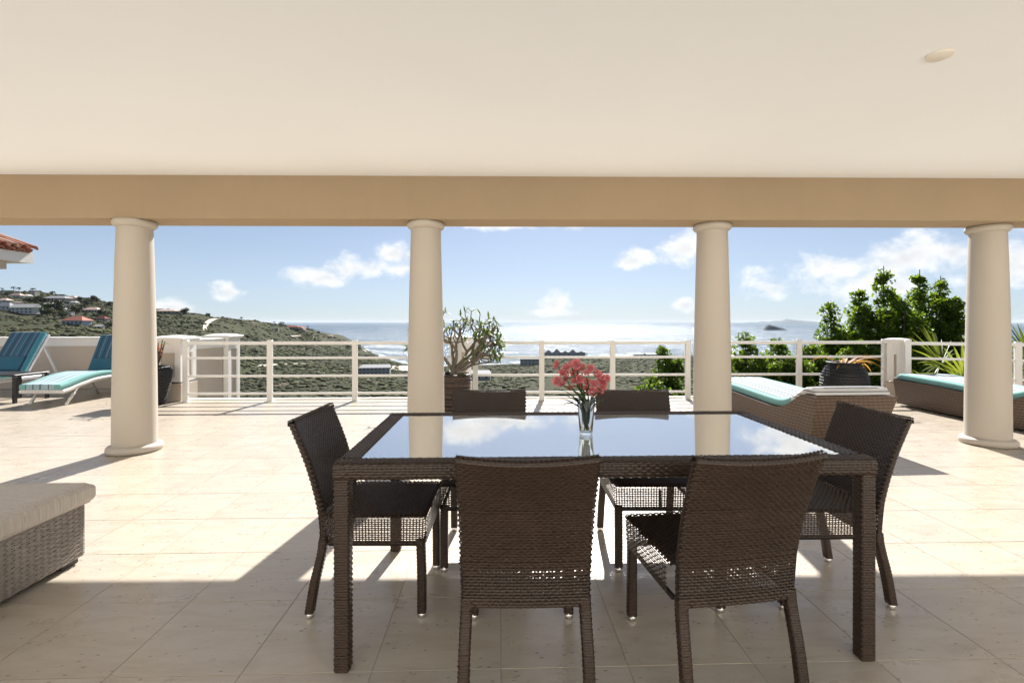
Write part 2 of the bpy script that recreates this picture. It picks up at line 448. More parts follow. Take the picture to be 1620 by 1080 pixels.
M = dict(
    tile=mat_tile(), grout=mat_paint('grout', (0.40,0.345,0.27), 0.9, 0.15, 6),
    ceiling=mat_paint('ceiling_paint', (0.86,0.88,0.895), 0.85, 0.03, 0.9, 0.12, 0.2),
    beam=mat_paint('tan_render', (0.355,0.268,0.175), 0.85, 0.10, 1.6, 0.45, 0.15, dirt=0.14),
    column=mat_paint('column_paint', (0.45,0.40,0.335), 0.55, 0.03, 1.5, 0.12, 0.35),
    cover=mat_paint('cover_plate', (0.76,0.71,0.62), 0.6, 0.03, 3, 0.05, 0.3),
    bounce_wall_paint=mat_paint('bounce_wall_paint', (0.80,0.765,0.70), 0.85, 0.03, 1.5, 0.3, 0.2),
    rail=mat_paint('rail_paint', (0.74,0.72,0.68), 0.4, 0.05, 5, 0.05, 0.4),
    render_beige=mat_paint('beige_render', (0.50,0.425,0.345), 0.85, 0.06, 2.5, 0.4, 0.15, dirt=0.12),
    render_white=mat_paint('white_render', (0.74,0.71,0.665), 0.8, 0.05, 2.5, 0.3, 0.2, dirt=0.10),
    wicker=mat_wicker('dark_brown_strand', (0.013,0.0068,0.0040), (0.050,0.0285,0.0165), 0.36, spec=0.38),
    core=mat_paint('dark_core', (0.012,0.008,0.006), 0.8),
    under_panel=mat_paint('under_panel', (0.34,0.33,0.31), 0.7),
    steel=mat_plain('brushed_cap', (0.75,0.74,0.72), 0.3, metallic=1.0),
    wicker_grey=mat_wicker('grey_strand', (0.10,0.085,0.07), (0.34,0.295,0.25), 0.5, 40.0, 0.4),
    weave_brown=mat_weave_far('brown_weave', (0.030,0.017,0.011), (0.150,0.098,0.066), 42.0, 60.0),
    weave_white=mat_weave_far('white_weave', (0.45,0.43,0.40), (0.72,0.70,0.66), 40.0, 30.0),
    linen=mat_linen('grey_linen', (0.34,0.30,0.255), (0.56,0.51,0.45)),
    white_plastic=mat_paint('white_plastic', (0.72,0.72,0.72), 0.4, 0.04, 6, 0.05, 0.5),
    black_metal=mat_paint('black_metal', (0.018,0.015,0.014), 0.4, 0.1, 12, 0.05, 0.5),
    pot_black=mat_weave_far('black_pot', (0.006,0.006,0.007), (0.022,0.022,0.024), 26.0, 40.0),
    pot_brown=mat_weave_far('brown_basket', (0.030,0.019,0.014), (0.092,0.060,0.044), 20.0, 24.0),
    soil=mat_paint('soil', (0.03,0.022,0.015), 0.95, 0.3, 20, 0.6, 0.1),
    glass_top=mat_table_glass(), glass=mat_clear_glass(),
    water=None,
    roof=mat_roof(), sea=mat_sea(), foam=mat_foam(), ground=mat_ground(),
    scrub=mat_tint('scrub', (0.018,0.022,0.0085), (0.098,0.104,0.042)),
    leaf_tree=mat_leaf('glossy_leaf', (0.046,0.092,0.013), (0.165,0.235,0.038), 0.64, 0.36),
    leaf_light=mat_leaf('lime_leaf', (0.055,0.105,0.014), (0.165,0.235,0.038), 0.5, 0.42),
    leaf_hill=mat_leaf('hill_leaf', (0.012,0.022,0.008), (0.055,0.070,0.030), 0.2, 0.6),
    leaf_palm=mat_leaf('palm_leaf', (0.055,0.085,0.018), (0.20,0.235,0.065), 0.45, 0.42),
    leaf_frangi=mat_leaf('frangipani_leaf', (0.050,0.085,0.026), (0.115,0.160,0.050), 0.35, 0.45),
    leaf_orange=mat_leaf('dry_strap_leaf', (0.30,0.125,0.03), (0.56,0.33,0.10), 0.35, 0.6),
    leaf_red=mat_leaf('red_leaf', (0.28,0.05,0.03), (0.52,0.17,0.07), 0.35, 0.5),
    leaf_stem=mat_leaf('flower_leaf', (0.012,0.028,0.010), (0.045,0.075,0.028), 0.25, 0.4),
    petal=mat_leaf('pink_petal', (0.30,0.032,0.060), (0.60,0.215,0.235), 0.35, 0.6),
    petal_white=mat_leaf('white_petal', (0.7,0.55,0.45), (0.85,0.82,0.76), 0.3, 0.6),
    petal_red=mat_leaf('coral_petal', (0.55,0.08,0.05), (0.75,0.25,0.15), 0.3, 0.6),
    bark=mat_bark('bark', (0.05,0.04,0.03), (0.14,0.12,0.095)),
    bark_grey=mat_bark('grey_bark', (0.085,0.072,0.055), (0.22,0.19,0.15)),
    green_stem=mat_bark('green_stem', (0.025,0.045,0.015), (0.06,0.085,0.03)),
    house_white=mat_paint('house_white', (0.52,0.50,0.46), 0.85, 0.08, 0.3, 0.1, 0.15),
    house_cream=mat_paint('house_cream', (0.42,0.38,0.32), 0.85, 0.08, 0.3, 0.1, 0.15),
    house_blue=mat_paint('house_blue', (0.38,0.43,0.50), 0.85, 0.08, 0.3, 0.1, 0.15),
    concrete=mat_paint('bare_concrete', (0.42,0.405,0.40), 0.9, 0.15, 0.25, 0.2, 0.1, dirt=0.3),
    roof_red=mat_paint('red_roof', (0.42,0.17,0.125), 0.85, 0.2, 0.6, 0.2, 0.15),
    roof_dark=mat_paint('dark_red_roof', (0.22,0.07,0.06), 0.85, 0.2, 0.6, 0.2, 0.15),
    roof_grey=mat_paint('grey_roof', (0.27,0.27,0.28), 0.8, 0.15, 0.6, 0.2, 0.2),
    roof_white=mat_paint('white_roof', (0.46,0.445,0.415), 0.8, 0.1, 0.6, 0.2, 0.2),
    roof_pink=mat_paint('pink_roof', (0.50,0.36,0.31), 0.8, 0.1, 0.6, 0.2, 0.2),
    window=mat_paint('dark_window', (0.02,0.022,0.025), 0.2, 0.1, 1, 0.0, 0.6),
    shell_opening=mat_paint('shell_opening', (0.10,0.10,0.105), 0.9, 0.2, 1.0),
    sand=mat_paint('pale_sand', (0.55,0.49,0.40), 0.95, 0.2, 0.05, 0.3, 0.1),
    rock=mat_paint('island_rock', (0.10,0.11,0.12), 0.95, 0.3, 0.01, 0.3, 0.1),
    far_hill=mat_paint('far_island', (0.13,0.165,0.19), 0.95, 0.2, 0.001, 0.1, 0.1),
)

# ------------------------------------------------------------------ woven surfaces as geometry
def weave(mb, surf, nu, nv, closed_u=False, amp=0.0018, wid=0.86, bulge=0.0012, rib=0.35, mi=0, rib_mi=0, sub=2):
    """surf(u,v) with u,v in 0..1 -> points. nv strands run along u over and under nu ribs."""
    eps = 1e-3
    def PN(u, v):
        u = np.asarray(u, float); v = np.asarray(v, float)
        P = surf(u, v)
        uc = np.clip(u, eps, 1-eps) if not closed_u else u
        vc = np.clip(v, eps, 1-eps)
        du = surf(uc+eps, vc)-surf(uc-eps, vc); dv = surf(uc, vc+eps)-surf(uc, vc-eps)
        N = np.cross(du, dv); N /= np.linalg.norm(N, axis=-1, keepdims=True)+1e-12
        return P, N
    k = nu*sub+1
    ui = np.arange(k)/(nu*sub)
    j = np.arange(nv)
    U, J = np.meshgrid(ui, j)
    wob = rng.normal(0, 0.055, (nv, 1))+rng.normal(0, 0.035, U.shape); am = amp*rng.normal(1.0, 0.16, U.shape)
    ph = np.cos(pi*(U*nu)+pi*J)
    wd = np.array([wid(x) for x in (j+0.5)/nv])[:, None] if callable(wid) else wid
    rows = []
    for t, b in ((-0.5, 0.0), (0.0, bulge), (0.5, 0.0)):
        V = np.clip((J+0.5+t*wd+wob)/nv, 0, 1)
        P, N = PN(U, V)
        rows.append(P+N*(am*ph+b)[..., None])
    A = np.stack(rows, axis=2)            # nv, k, 3, xyz
    Vt = A.reshape(-1, 3)
    base = (np.arange(nv)[:, None]*k+np.arange(k-1)[None, :])*3
    base = base.ravel()
    F = np.concatenate([np.stack([base+c, base+3+c, base+4+c, base+1+c], 1) for c in (0, 1)])
    mb.raw.append((Vt, F, mi))
    if rib > 0:
        i = np.arange(nu if closed_u else nu+1)
        vs = np.linspace(0, 1, max(2, nv//2)+1)
        V, I = np.meshgrid(vs, i)
        cols = []
        for t in (-0.5, 0.5):
            u = (I+t*rib)/nu
            u = u if closed_u else np.clip(u, 0, 1)
            P, N = PN(u, V); cols.append(P)
        A = np.stack(cols, axis=2); m = len(vs)
        base = (np.arange(len(i))[:, None]*m+np.arange(m-1)[None, :])*2
        base = base.ravel()
        F = np.stack([base, base+1, base+3, base+2], 1)
        mb.raw.append((A.reshape(-1, 3), F, rib_mi))
class WB:
    def __init__(s): s.raw = []
    def merge(s, mb):
        """take the shapes of an MB too (quads only)"""
        if mb.n:
            V = np.concatenate(mb.v); F = np.array([f for f in mb.f if len(f) == 4]); 
            mi = np.array([m for f, m in zip(mb.f, mb.mi) if len(f) == 4])
            for m in set(mi.tolist()): s.raw.append((V, F[mi == m], m))
        return s
    def mesh(s, name, mats, smooth=True):
        Vs, Fs, Ms = [], [], []; n = 0
        for V, F, mi in s.raw:
            Vs.append(V); Fs.append(F+n); Ms.append(np.full(len(F), mi)); n += len(V)
        return raw_mesh(name, np.concatenate(Vs), np.concatenate(Fs), mats, smooth, mat_idx=np.concatenate(Ms))
    def build(s, name, mats, parent=None, smooth=True): return link(name, s.mesh(name, mats, smooth), parent)

def round_rect(w, d, r, n=8):
    pts = []
    for cx, cy, a0 in ((w/2-r, d/2-r, 0), (-w/2+r, d/2-r, pi/2), (-w/2+r, -d/2+r, pi), (w/2-r, -d/2+r, 1.5*pi)):
        for k in range(n+1):
            a = a0+pi/2*k/n; pts.append((cx+r*cos(a), cy+r*sin(a)))
    pts.append(pts[0]); pts = np.array(pts)
    L = np.concatenate([[0], np.cumsum(np.linalg.norm(np.diff(pts, axis=0), axis=1))])
    per = L[-1]; L = L/per
    return (lambda u: (np.interp(np.mod(u, 1.0), L, pts[:, 0]), np.interp(np.mod(u, 1.0), L, pts[:, 1]))), per
def path_fn(pts):
    pts = np.array(pts, float)
    L = np.concatenate([[0], np.cumsum(np.linalg.norm(np.diff(pts, axis=0), axis=1))]); n = L[-1]; L /= n
    return (lambda t: np.stack([np.interp(t, L, pts[:, k]) for k in range(pts.shape[1])], -1)), n
def smooth_path(pts, n=40):
    """Catmull-Rom through points"""
    P = [np.array(p, float) for p in pts]; P = [2*P[0]-P[1]]+P+[2*P[-1]-P[-2]]; out = []
    for i in range(1, len(P)-2):
        for k in range(n):
            t = k/n; a, b, c, d = P[i-1:i+3]
            out.append(0.5*((2*b)+(-a+c)*t+(2*a-5*b+4*c-d)*t*t+(-a+3*b-3*c+d)*t**3))
    out.append(P[-2]); return np.array(out)

# ------------------------------------------------------------------ terrace floor with its tiles
PITCH = 0.462
EDGE_Y, EDGE_Y2, EDGE_X = 7.86, 9.35, -5.02     # front edge, deeper left part, where it steps back
floor_b = MB()
floor_b.prism([(-12.5,-2.6),(9.6,-2.6),(9.6,EDGE_Y),(EDGE_X,EDGE_Y),(EDGE_X,EDGE_Y2),(-12.5,EDGE_Y2)], -0.42, -0.0022, 'z', 0)
floor = floor_b.build('terrace_floor', M['grout']); tag(floor, kind='structure')
def tile_mesh(w, d):
    b = 0.0008; V = []
    for (x, y, z) in ((w/2,d/2,-0.02),(w/2,d/2,-b),(w/2-b,d/2-b,0)):
        V += [(-x,-y,z),(x,-y,z),(x,y,z),(-x,y,z)]
    F = [(8,9,10,11)]
    for k in (0, 4):
        for i in range(4): j = (i+1) % 4; F.append((k+i,k+j,k+4+j,k+4+i))
    return V, F
TV, TF = tile_mesh(PITCH-0.0032, PITCH-0.0032)
tile_me = MB().add(TV, TF[:1]).add(TV, TF[1:], 1).mesh('tile', [M['tile'], M['grout']])
tiles = []
for iy in range(-14, 21):
    for ix in range(-27, 21):
        x = 0.245+ix*PITCH; y = 1.975+iy*PITCH
        if y-PITCH/2 < -2.3 or x+PITCH/2 > 9.55 or x-PITCH/2 < -12.4: continue
        if y+PITCH/2 > (EDGE_Y2 if x+PITCH/2 < EDGE_X else EDGE_Y): continue
        zc = y*cos(YAW)+x*sin(YAW); xc = x*cos(YAW)-y*sin(YAW)
        seen = zc > 1.35 and abs(xc/zc) < 1.12
        tiles.append((0 if seen else 1, zc if seen else 99, x, y))
tiles.sort()
near, rest = tiles[:300], tiles[300:]
for (_, _, x, y) in near:
    t = link('tile', tile_me, floor); t.location = (x, y, random.uniform(-0.0004, 0.0004))
rb = MB()
for (_, _, x, y) in rest: tv = np.array(TV)+np.array((x, y, random.uniform(-0.0004, 0.0004))); rb.add(tv, TF[:1]).add(tv, TF[1:], 1)
tag(rb.build('outer_tiles', [M['tile'], M['grout']], floor), kind='stuff')
edge = MB()
edge.box(((EDGE_X+9.6)/2, EDGE_Y+0.052, -0.155), (9.6-EDGE_X, 0.10, 0.35), bev=0.008)
edge.build('edge_kerb', M['render_white'], floor)

# ------------------------------------------------------------------ ceiling, beam, columns
cb = MB(); cb.box((0.35, 3.235, 2.765), (14.4, 2.97, 0.25)); tag(cb.build('ceiling', M['ceiling']), kind='structure')  # back edge cut short so sunlight reaches the added wall behind
bb = MB(); bb.box((0.35, 4.805, 2.56), (14.4, 0.37, 0.66), M=Matrix.Rotation(-0.017, 3, 'Z'), bev=0.006)
beam = bb.build('beam', M['beam']); tag(beam, 'long tan rendered beam carried by the four round columns', 'beam', kind='structure')
def column(x, label):
    r = empty('column', (x, 4.81, 0), 0, label, 'column', 'round columns under the beam')
    b = MB(); b.lathe([(0.20,0.0),(0.222,0.006),(0.230,0.03),(0.226,0.052),(0.21,0.068),(0.186,0.074)], 48); b.build('base', M['column'], r)
    pr = []
    for k in range(25):
        t = k/24; z = 0.07+t*2.095; pr.append((0.182-0.036*t**1.7, z))
    MB().lathe(pr, 48, caps=False).build('shaft', M['column'], r)
    MB().lathe([(0.146,2.158),(0.166,2.166),(0.180,2.182),(0.184,2.20),(0.178,2.216),(0.168,2.229)], 48).build('capital', M['column'], r)
    return r
column(-3.52, 'cream round column standing in front of the striped blue loungers')
column(-0.705, 'cream round column behind the table, beside the bare frangipani')
column(2.165, 'cream round column behind the table, beside the brown wicker daybed with the dip')
column(5.03, 'cream round column standing before the far daybed and palm')
# unseen wall added behind the viewer to bounce sunlight under the roof
hw = MB(); hw.box((0.0, -2.45, 1.7), (22.0, 0.3, 4.2)); hw.build('bounce_wall', M['bounce_wall_paint']); tag(bpy.data.objects['bounce_wall'], kind='structure')
dsc = MB(); dsc.lathe([(0.0575,2.642),(0.060,2.633),(0.054,2.626)], 32, c=(0,0,0))
o = dsc.build('ceiling_cover', M['cover']); p = at(1487, 83, 2.515); o.location = (p.x, p.y, 0)
tag(o, 'small round cover plate fixed flush on the pale ceiling', 'ceiling plate')

# ------------------------------------------------------------------ railings, pillars, walls
def railing(name, pts_posts, z_top, label, group, rails=(0.915,0.683,0.40,0.125), end_rail=None):
    a, b = Vector(pts_posts[0]), Vector(pts_posts[-1]); d = (b-a).normalized(); rz = math.atan2(d.y, d.x)
    r = empty(name, a, rz, label, 'railing', group)
    L = (b-a).length
    for p in pts_posts:
        t = (Vector(p)-a).length
        pb = MB(); pb.box((t, 0, z_top/2), (0.082, 0.05, z_top), bev=0.006)
        pb.box((t, 0, 0.006), (0.13, 0.10, 0.012), bev=0.002)
        pb.build('post', M['rail'], r)
    ext = end_rail or L
    for k, z in enumerate(rails):
        h = 0.048 if k == 0 else 0.034
        MB().box((ext/2, -0.004 if k else 0.0, z), (ext, 0.03 if k else 0.056, h), bev=0.004).build('rail', M['rail'], r)
    return r
RY = 7.72
def wx(px, Y):
    """world x on the line y=Y that shows at photo column px"""
    c = (px-810)/FOC; zc = Y/(cos(YAW)-c*sin(YAW)); return c*zc*cos(YAW)+zc*sin(YAW)
grp = 'white railings along the terrace edge'
railing('railing', [(wx(p, RY), RY, 0) for p in (294, 427, 561.5, 697)], 0.965, 'white four bar railing between the square pillar and the frangipani', grp, end_rail=wx(720,RY)-wx(294,RY))
railing('railing', [(wx(p, RY), RY, 0) for p in (752, 857, 969, 1088)], 0.955, 'white four bar railing behind the pink flowers and dining table', grp)
railing('railing', [(wx(p, RY), RY, 0) for p in (1136, 1264, 1399)], 0.965, 'white four bar railing behind the black pot', grp)
pA = at(1436, 640, 7.55); pB = at(1611, 640, 7.10); pC = at(1700, 640, 6.9)
railing('railing', [(q.x, q.y, 0) for q in (pA, pB, pC)], 0.955, 'white railing in front of the green fan palm', grp)

def pillar(x, y, w, h, rz, label, base_z=0.0, mat_front='render_white'):
    r = empty('pillar', (x, y, 0), rz, label, 'pillar', 'square pillars with domed caps')
    b = MB()
    z0, z1 = base_z+0.30, h-0.09
    b.box((0,0,(base_z+z0)/2-0.01), (w+0.03, w+0.03, z0-base_z-0.02), bev=0.006, mi=1)
    b.box((0,0,(z0+z1)/2), (w-0.05, w-0.05, z1-z0), mi=1)              # recessed panel face
    for sx in (-1,1):
        for sy in (-1,1): b.box((sx*(w/2-0.045), sy*(w/2-0.045), (z0+z1)/2), (0.09,0.09,z1-z0-0.002))
    for zz, hh in ((z1-0.09,0.18),(z0+0.04,0.08)):
        for a_ in (0,1):
            for s_ in (-1,1):
                c_ = (s_*(w/2-0.0435), 0, zz) if a_ else (0, s_*(w/2-0.0435), zz)
                b.box(c_, (0.087, w-0.182, hh-0.004) if a_ else (w-0.182, 0.087, hh-0.004))
    b.build('shaft', [M['render_white'], M['render_beige']], r)
    c = MB(); e = w/2+0.05
    c.box((0,0,h-0.075), (2*e-0.03,2*e-0.03,0.03), bev=0.004)
    c.box((0,0,h-0.045), (2*e,2*e,0.032), bev=0.008)
    n = 9; g_ = np.linspace(-1,1,n); X, Y = np.meshgrid(g_, g_)
    Z = h-0.030+min(0.045, 0.09*w)*np.clip((1-X**2)*(1-Y**2),0,1)**0.5
    c.grid(np.stack([X*e*0.96, Y*e*0.96, Z], -1), smooth=True)
    c.build('cap', M['render_white'], r)
    return r
p1 = W(-5.42, 7.80); pillar(p1.x, p1.y, 0.40, 1.03, 0.0, 'square cream pillar with recessed panels beside the tall black vase')
p2 = W(-5.36, 8.98); pillar(p2.x, p2.y, 0.40, 1.03, 0.0, 'square cream pillar at the far end of the short panelled wall', -0.55)
p3 = at(728, 600, 7.95); pillar(p3.x, p3.y, 0.27, 1.03, 0.55, 'slim white pillar behind the frangipani')
p4 = at(1419, 600, 7.80); pillar(p4.x, p4.y, 0.215, 1.0, 0.65, 'square white pillar at the railing corner next to the palm')

def low_wall(name, x0, y0, x1, y1, zb, zt, label, th=0.22):
    a, b = Vector((x0,y0,0)), Vector((x1,y1,0)); L = (b-a).length; d = b-a
    r = empty(name, a, math.atan2(d.y, d.x), label, 'wall')
    w = MB(); w.box((L/2, 0, (zb+zt-0.16)/2), (L, th-0.05, zt-0.16-zb)); w.build('wall_face', M['render_beige'], r)
    c = MB(); c.box((L/2, 0, zt-0.09), (L, th, 0.14)); c.box((L/2, 0, zt-0.008), (L, th+0.07, 0.028), bev=0.006); c.build('coping', M['render_white'], r)
    return r
wl = W(-5.55, 9.25)
low_wall('parapet_wall', -12.4, wl.y+0.04, wl.x-0.02, wl.y+0.04, -0.30, 0.955, 'beige parapet wall with white coping behind the blue loungers')
low_wall('panel_wall', p1.x+0.02, p1.y+0.21, p2.x+0.02, p2.y-0.21, -0.55, 0.955, 'short beige wall with white top band joining two pillars', 0.24)

# ------------------------------------------------------------------ dining table
tx0, tx1, ty0, ty1, TH = -0.584, 1.396, 1.735, 2.705, 0.745
tbl = empty('dining_table', ((tx0+tx1)/2, (ty0+ty1)/2, 0), 0, 'dark brown woven dining table with reflecting glass top', 'table')
TW, TD = tx1-tx0, ty1-ty0
FW, FH = 0.078, 0.058
sec, per = round_rect(FW, FH, 0.008)
def beam_surf(L, cx, cy, cz, along_x=True):
    def f(u, v):
        a, b = sec(v); t = (u-0.5)*L
        z = cz+b
        return np.stack([cx+t, cy+a, z], -1) if along_x else np.stack([cx+a, cy+t, z], -1)
    return f
wb = WB()
for sy in (-1,1):
    weave(wb, beam_surf(TW, 0, sy*(TD/2-FW/2), TH-FH/2), 120, 26, amp=0.0024, bulge=-0.0019)
for sx in (-1,1):
    weave(wb, beam_surf(TD-2*FW, sx*(TW/2-FW/2), 0, TH-FH/2, False), 52, 26, amp=0.0024, bulge=0.0019)
cmb = MB()
for sy in (-1,1): cmb.box((0, sy*(TD/2-FW/2), TH-FH/2), (TW-0.006, FW-0.006, FH-0.006), mi=1)
for sx in (-1,1): cmb.box((sx*(TW/2-FW/2), 0, TH-FH/2), (FW-0.006, TD-2*FW-0.002, FH-0.006), mi=1)
wb.merge(cmb); wb.build('frame', [M['wicker'], M['core']], tbl)
gm = MB(); gm.box((0,0,TH-0.007), (TW-2*FW+0.004, TD-2*FW+0.004, 0.010), bev=0.0015); gm.build('glass_top', M['glass_top'], tbl)
gm = MB(); gm.box((0,0,TH-0.022), (TW-2*FW-0.004, TD-2*FW-0.004, 0.016)); gm.build('top_panel', M['under_panel'], tbl)
lsec, lper = round_rect(0.053, 0.053, 0.008)
def leg_surf(h0, h1, fx, fy):
    def f(u, v):
        a, b = lsec(u); return np.stack([fx+a, fy+b, h0+(h1-h0)*v], -1)
    return f
lw = WB(); weave(lw, leg_surf(0.004, TH-FH, 0, 0), 16, 72, closed_u=True, amp=0.0015, bulge=0.0015)
lc = MB(); lc.box((0,0,(TH-FH)/2), (0.047,0.047,TH-FH-0.002), mi=1); lw.merge(lc)
leg_me = lw.mesh('table_leg', [M['wicker'], M['core']])
for sx in (-1,1):
    for sy in (-1,1):
        l = link('leg', leg_me, tbl); l.location = (sx*(TW/2-0.0285), sy*(TD/2-0.0285), 0)

# ------------------------------------------------------------------ dining chairs
def make_chair():
    r = empty('dining_chair'); BW = 0.452
    # backrest: profile (y, z) of the centre line, curved across
    bp, bl = path_fn(smooth_path([(-0.205,0.30),(-0.205,0.40),(-0.222,0.50),(-0.264,0.65),(-0.332,0.822)], 12))
    bsec, bper = round_rect(1.0, 0.030, 0.012, 5)
    def width(t): return BW*(0.955+0.045*t)
    def back(u, v):
        # section: rounded slab whose long side is the width
        t = v; pz = bp(t); w = width(t)
        s = np.mod(u, 1.0)*2
        # front half then rear half, with small rounded ends
        x = np.where(s < 1, 0.5-s, s-1.5); side = np.where(s < 1, 1.0, -1.0)
        edge_ = np.clip((0.5-np.abs(x))/0.030, 0, 1); th = 0.015*np.sqrt(np.clip(1-(1-edge_)**2, 0, 1))
        curve = -0.020*(1-(2*x)**2)*(0.35+0.65*t)
        sag = -0.010*(1-(2*x)**2)*np.clip((t-0.8)/0.2, 0, 1)
        return np.stack([x*w, pz[..., 0]+side*th+curve, pz[..., 1]+sag], -1)
    wb = WB(); weave(wb, back, 74, 52, closed_u=True, amp=0.0022, bulge=0.0022, wid=lambda v: 0.58 if 0.05 < v < 0.21 else 0.86, rib=0.30)
    def roll(u, v):
        x = (u-0.5)*(width(1.0)-0.006); a = v*2*pi; xx = 2*u-1
        cy = -0.332-0.020*(1-xx**2); cz = 0.822-0.010*(1-xx**2)
        return np.stack([x, cy+0.017*np.cos(a), cz+0.015*np.sin(a)], -1)
    weave(wb, roll, 56, 9, amp=0.0016, bulge=-0.0016)
    # opaque inner panel; the lowest band stays open so light shows through
    cm = MB(); n = 13; tt = np.linspace(0.24, 0.985, 14); xs = np.linspace(-0.48, 0.48, n)
    X, T = np.meshgrid(xs, tt); q = bp(T)
    cm.grid(np.stack([X*width(T), q[..., 0]-0.020*(1-(2*X)**2)*(0.35+0.65*T), q[..., 1]-0.010*(1-(2*X)**2)*np.clip((T-0.8)/0.2,0,1)], -1), mi=1)
    for sx in (-0.485, 0.485): cm.bar((sx*BW*0.95,-0.205,0.31), (sx*BW*0.96,-0.222,0.50), 0.012, mi=1)
    cm.box((0,-0.215,0.306), (BW*0.94,0.016,0.010), mi=1)
    wb.merge(cm); wb.build('backrest', [M['wicker'], M['core']], r)
    # seat
    SW, Y0, Y1, ZT, ZB = 0.452, -0.19, 0.235, 0.437, 0.315
    def top(u, v):
        x = (u-0.5)*SW; y = Y0+(Y1-Y0)*v
        ex = np.clip((0.5-np.abs(u-0.5))/0.05, 0, 1); ey = np.clip((1-v)/0.05, 0, 1)
        z = ZT-0.010*np.sin(pi*u)*np.sin(pi*np.clip(v,0,1))-0.010*(1-np.minimum(ex, ey))**2
        return np.stack([x, y, z], -1)
    wb = WB(); weave(wb, top, 34, 38, amp=0.0034, bulge=0.0036, wid=0.80)
    cm = MB(); g_ = np.linspace(0.02, 0.98, 9); U, V = np.meshgrid(g_, g_); P = top(U, V); P[..., 2] -= 0.006
    cm.grid(P, mi=1); wb.merge(cm)
    seat = wb.build('seat', [M['wicker'], M['core']], r)
    asec, aper = round_rect(SW, Y1-Y0, 0.022, 4)
    def apron(u, v):
        a, b = asec(0.77+0.72*np.asarray(u)); s = 1-0.020*(1-v)
        return np.stack([a*s, (Y0+Y1)/2+b*s, ZB+(ZT-0.012-ZB)*v], -1)
    wb = WB(); weave(wb, apron, 92, 12, amp=0.0019, bulge=0.0012, wid=0.62, rib=0.40)
    cm = MB(); s = 0.975
    for sx in (-1,1): cm.box((sx*(SW/2-0.010)*s,(Y0+Y1)/2,ZB-0.002), (0.014,(Y1-Y0)*0.94,0.012), mi=1)
    for yy in (Y0+0.012, Y1-0.016): cm.box((0,yy,ZB-0.002), (SW*0.92,0.014,0.012), mi=1)
    for xx in (-0.005,): cm.box((xx,Y1-0.015,(ZB+ZT)/2-0.012), (0.012,0.006,ZT-ZB-0.03), mi=1)
    wb.merge(cm); wb.build('apron', [M['wicker'], M['core']], seat)
    csec, cper = round_rect(0.038, 0.036, 0.010, 4)
    def leg(path):
        pf, L = path_fn(smooth_path(path, 10))
        def f(u, v):
            a, b = csec(u); q = pf(v); return np.stack([q[..., 0]+a, q[..., 1]+b, q[..., 2]], -1)
        w = WB(); weave(w, f, 14, int(L/0.0080), closed_u=True, amp=0.0010, bulge=0.0010)
        cm = MB(); pts = pf(np.linspace(0, 1, 8))
        P = np.stack([[(p[0]+sx*0.0165, p[1]+sy*0.0155, p[2]) for sx, sy in ((-1,-1),(1,-1),(1,1),(-1,1))] for p in pts])
        cm.grid(P, mi=1, closed_u=True, smooth=False); w.merge(cm)
        return w
    for sx in (-1,1):
        for front in (0,1):
            path = [(sx*0.200,0.212,0.021),(sx*0.200,0.212,0.17),(sx*0.200,0.208,0.325)] if front else \
                   [(sx*0.206,-0.262,0.021),(sx*0.204,-0.240,0.15),(sx*0.200,-0.212,0.27),(sx*0.198,-0.205,0.33)]
            l = leg(path).build('leg', [M['wicker'], M['core']], r)
            p = path[0]; fc = MB(); fc.lathe([(0.015,0.0),(0.018,0.003),(0.019,0.026),(0.015,0.028)], 16, c=(p[0],p[1],0)); fc.build('foot_cap', M['steel'], l)
    return r
chair0 = make_chair()
def cam_rot(deg): return radians(deg)-YAW
cg = 'woven dining chairs around the table'
chairs = [
    ((0.043, 1.832), 1.0, 'woven chair on the near side, its back straight to us, left of its tilted neighbour'),
    ((0.732, 1.850), 8.5, 'woven chair on the near side turned slightly, showing its seat corner'),
    ((-0.595, 2.255), -90.0, 'woven chair at the left end of the table, seen side on'),
    ((1.392, 2.315), 91.0, 'woven chair at the right end, near the brown daybed'),
    ((-0.140, 2.640), 180.0, 'woven chair across the table below the frangipani pot'),
    ((0.735, 2.640), 180.0, 'woven chair across the table right behind the flower vase'),
]
for i, ((xc, zc), deg, lab) in enumerate(chairs):
    o = chair0 if i == 0 else copy_tree(chair0)
    o.location = W(xc, zc); o.rotation_euler.z = cam_rot(deg)
    tag(o, lab, 'chair', cg)

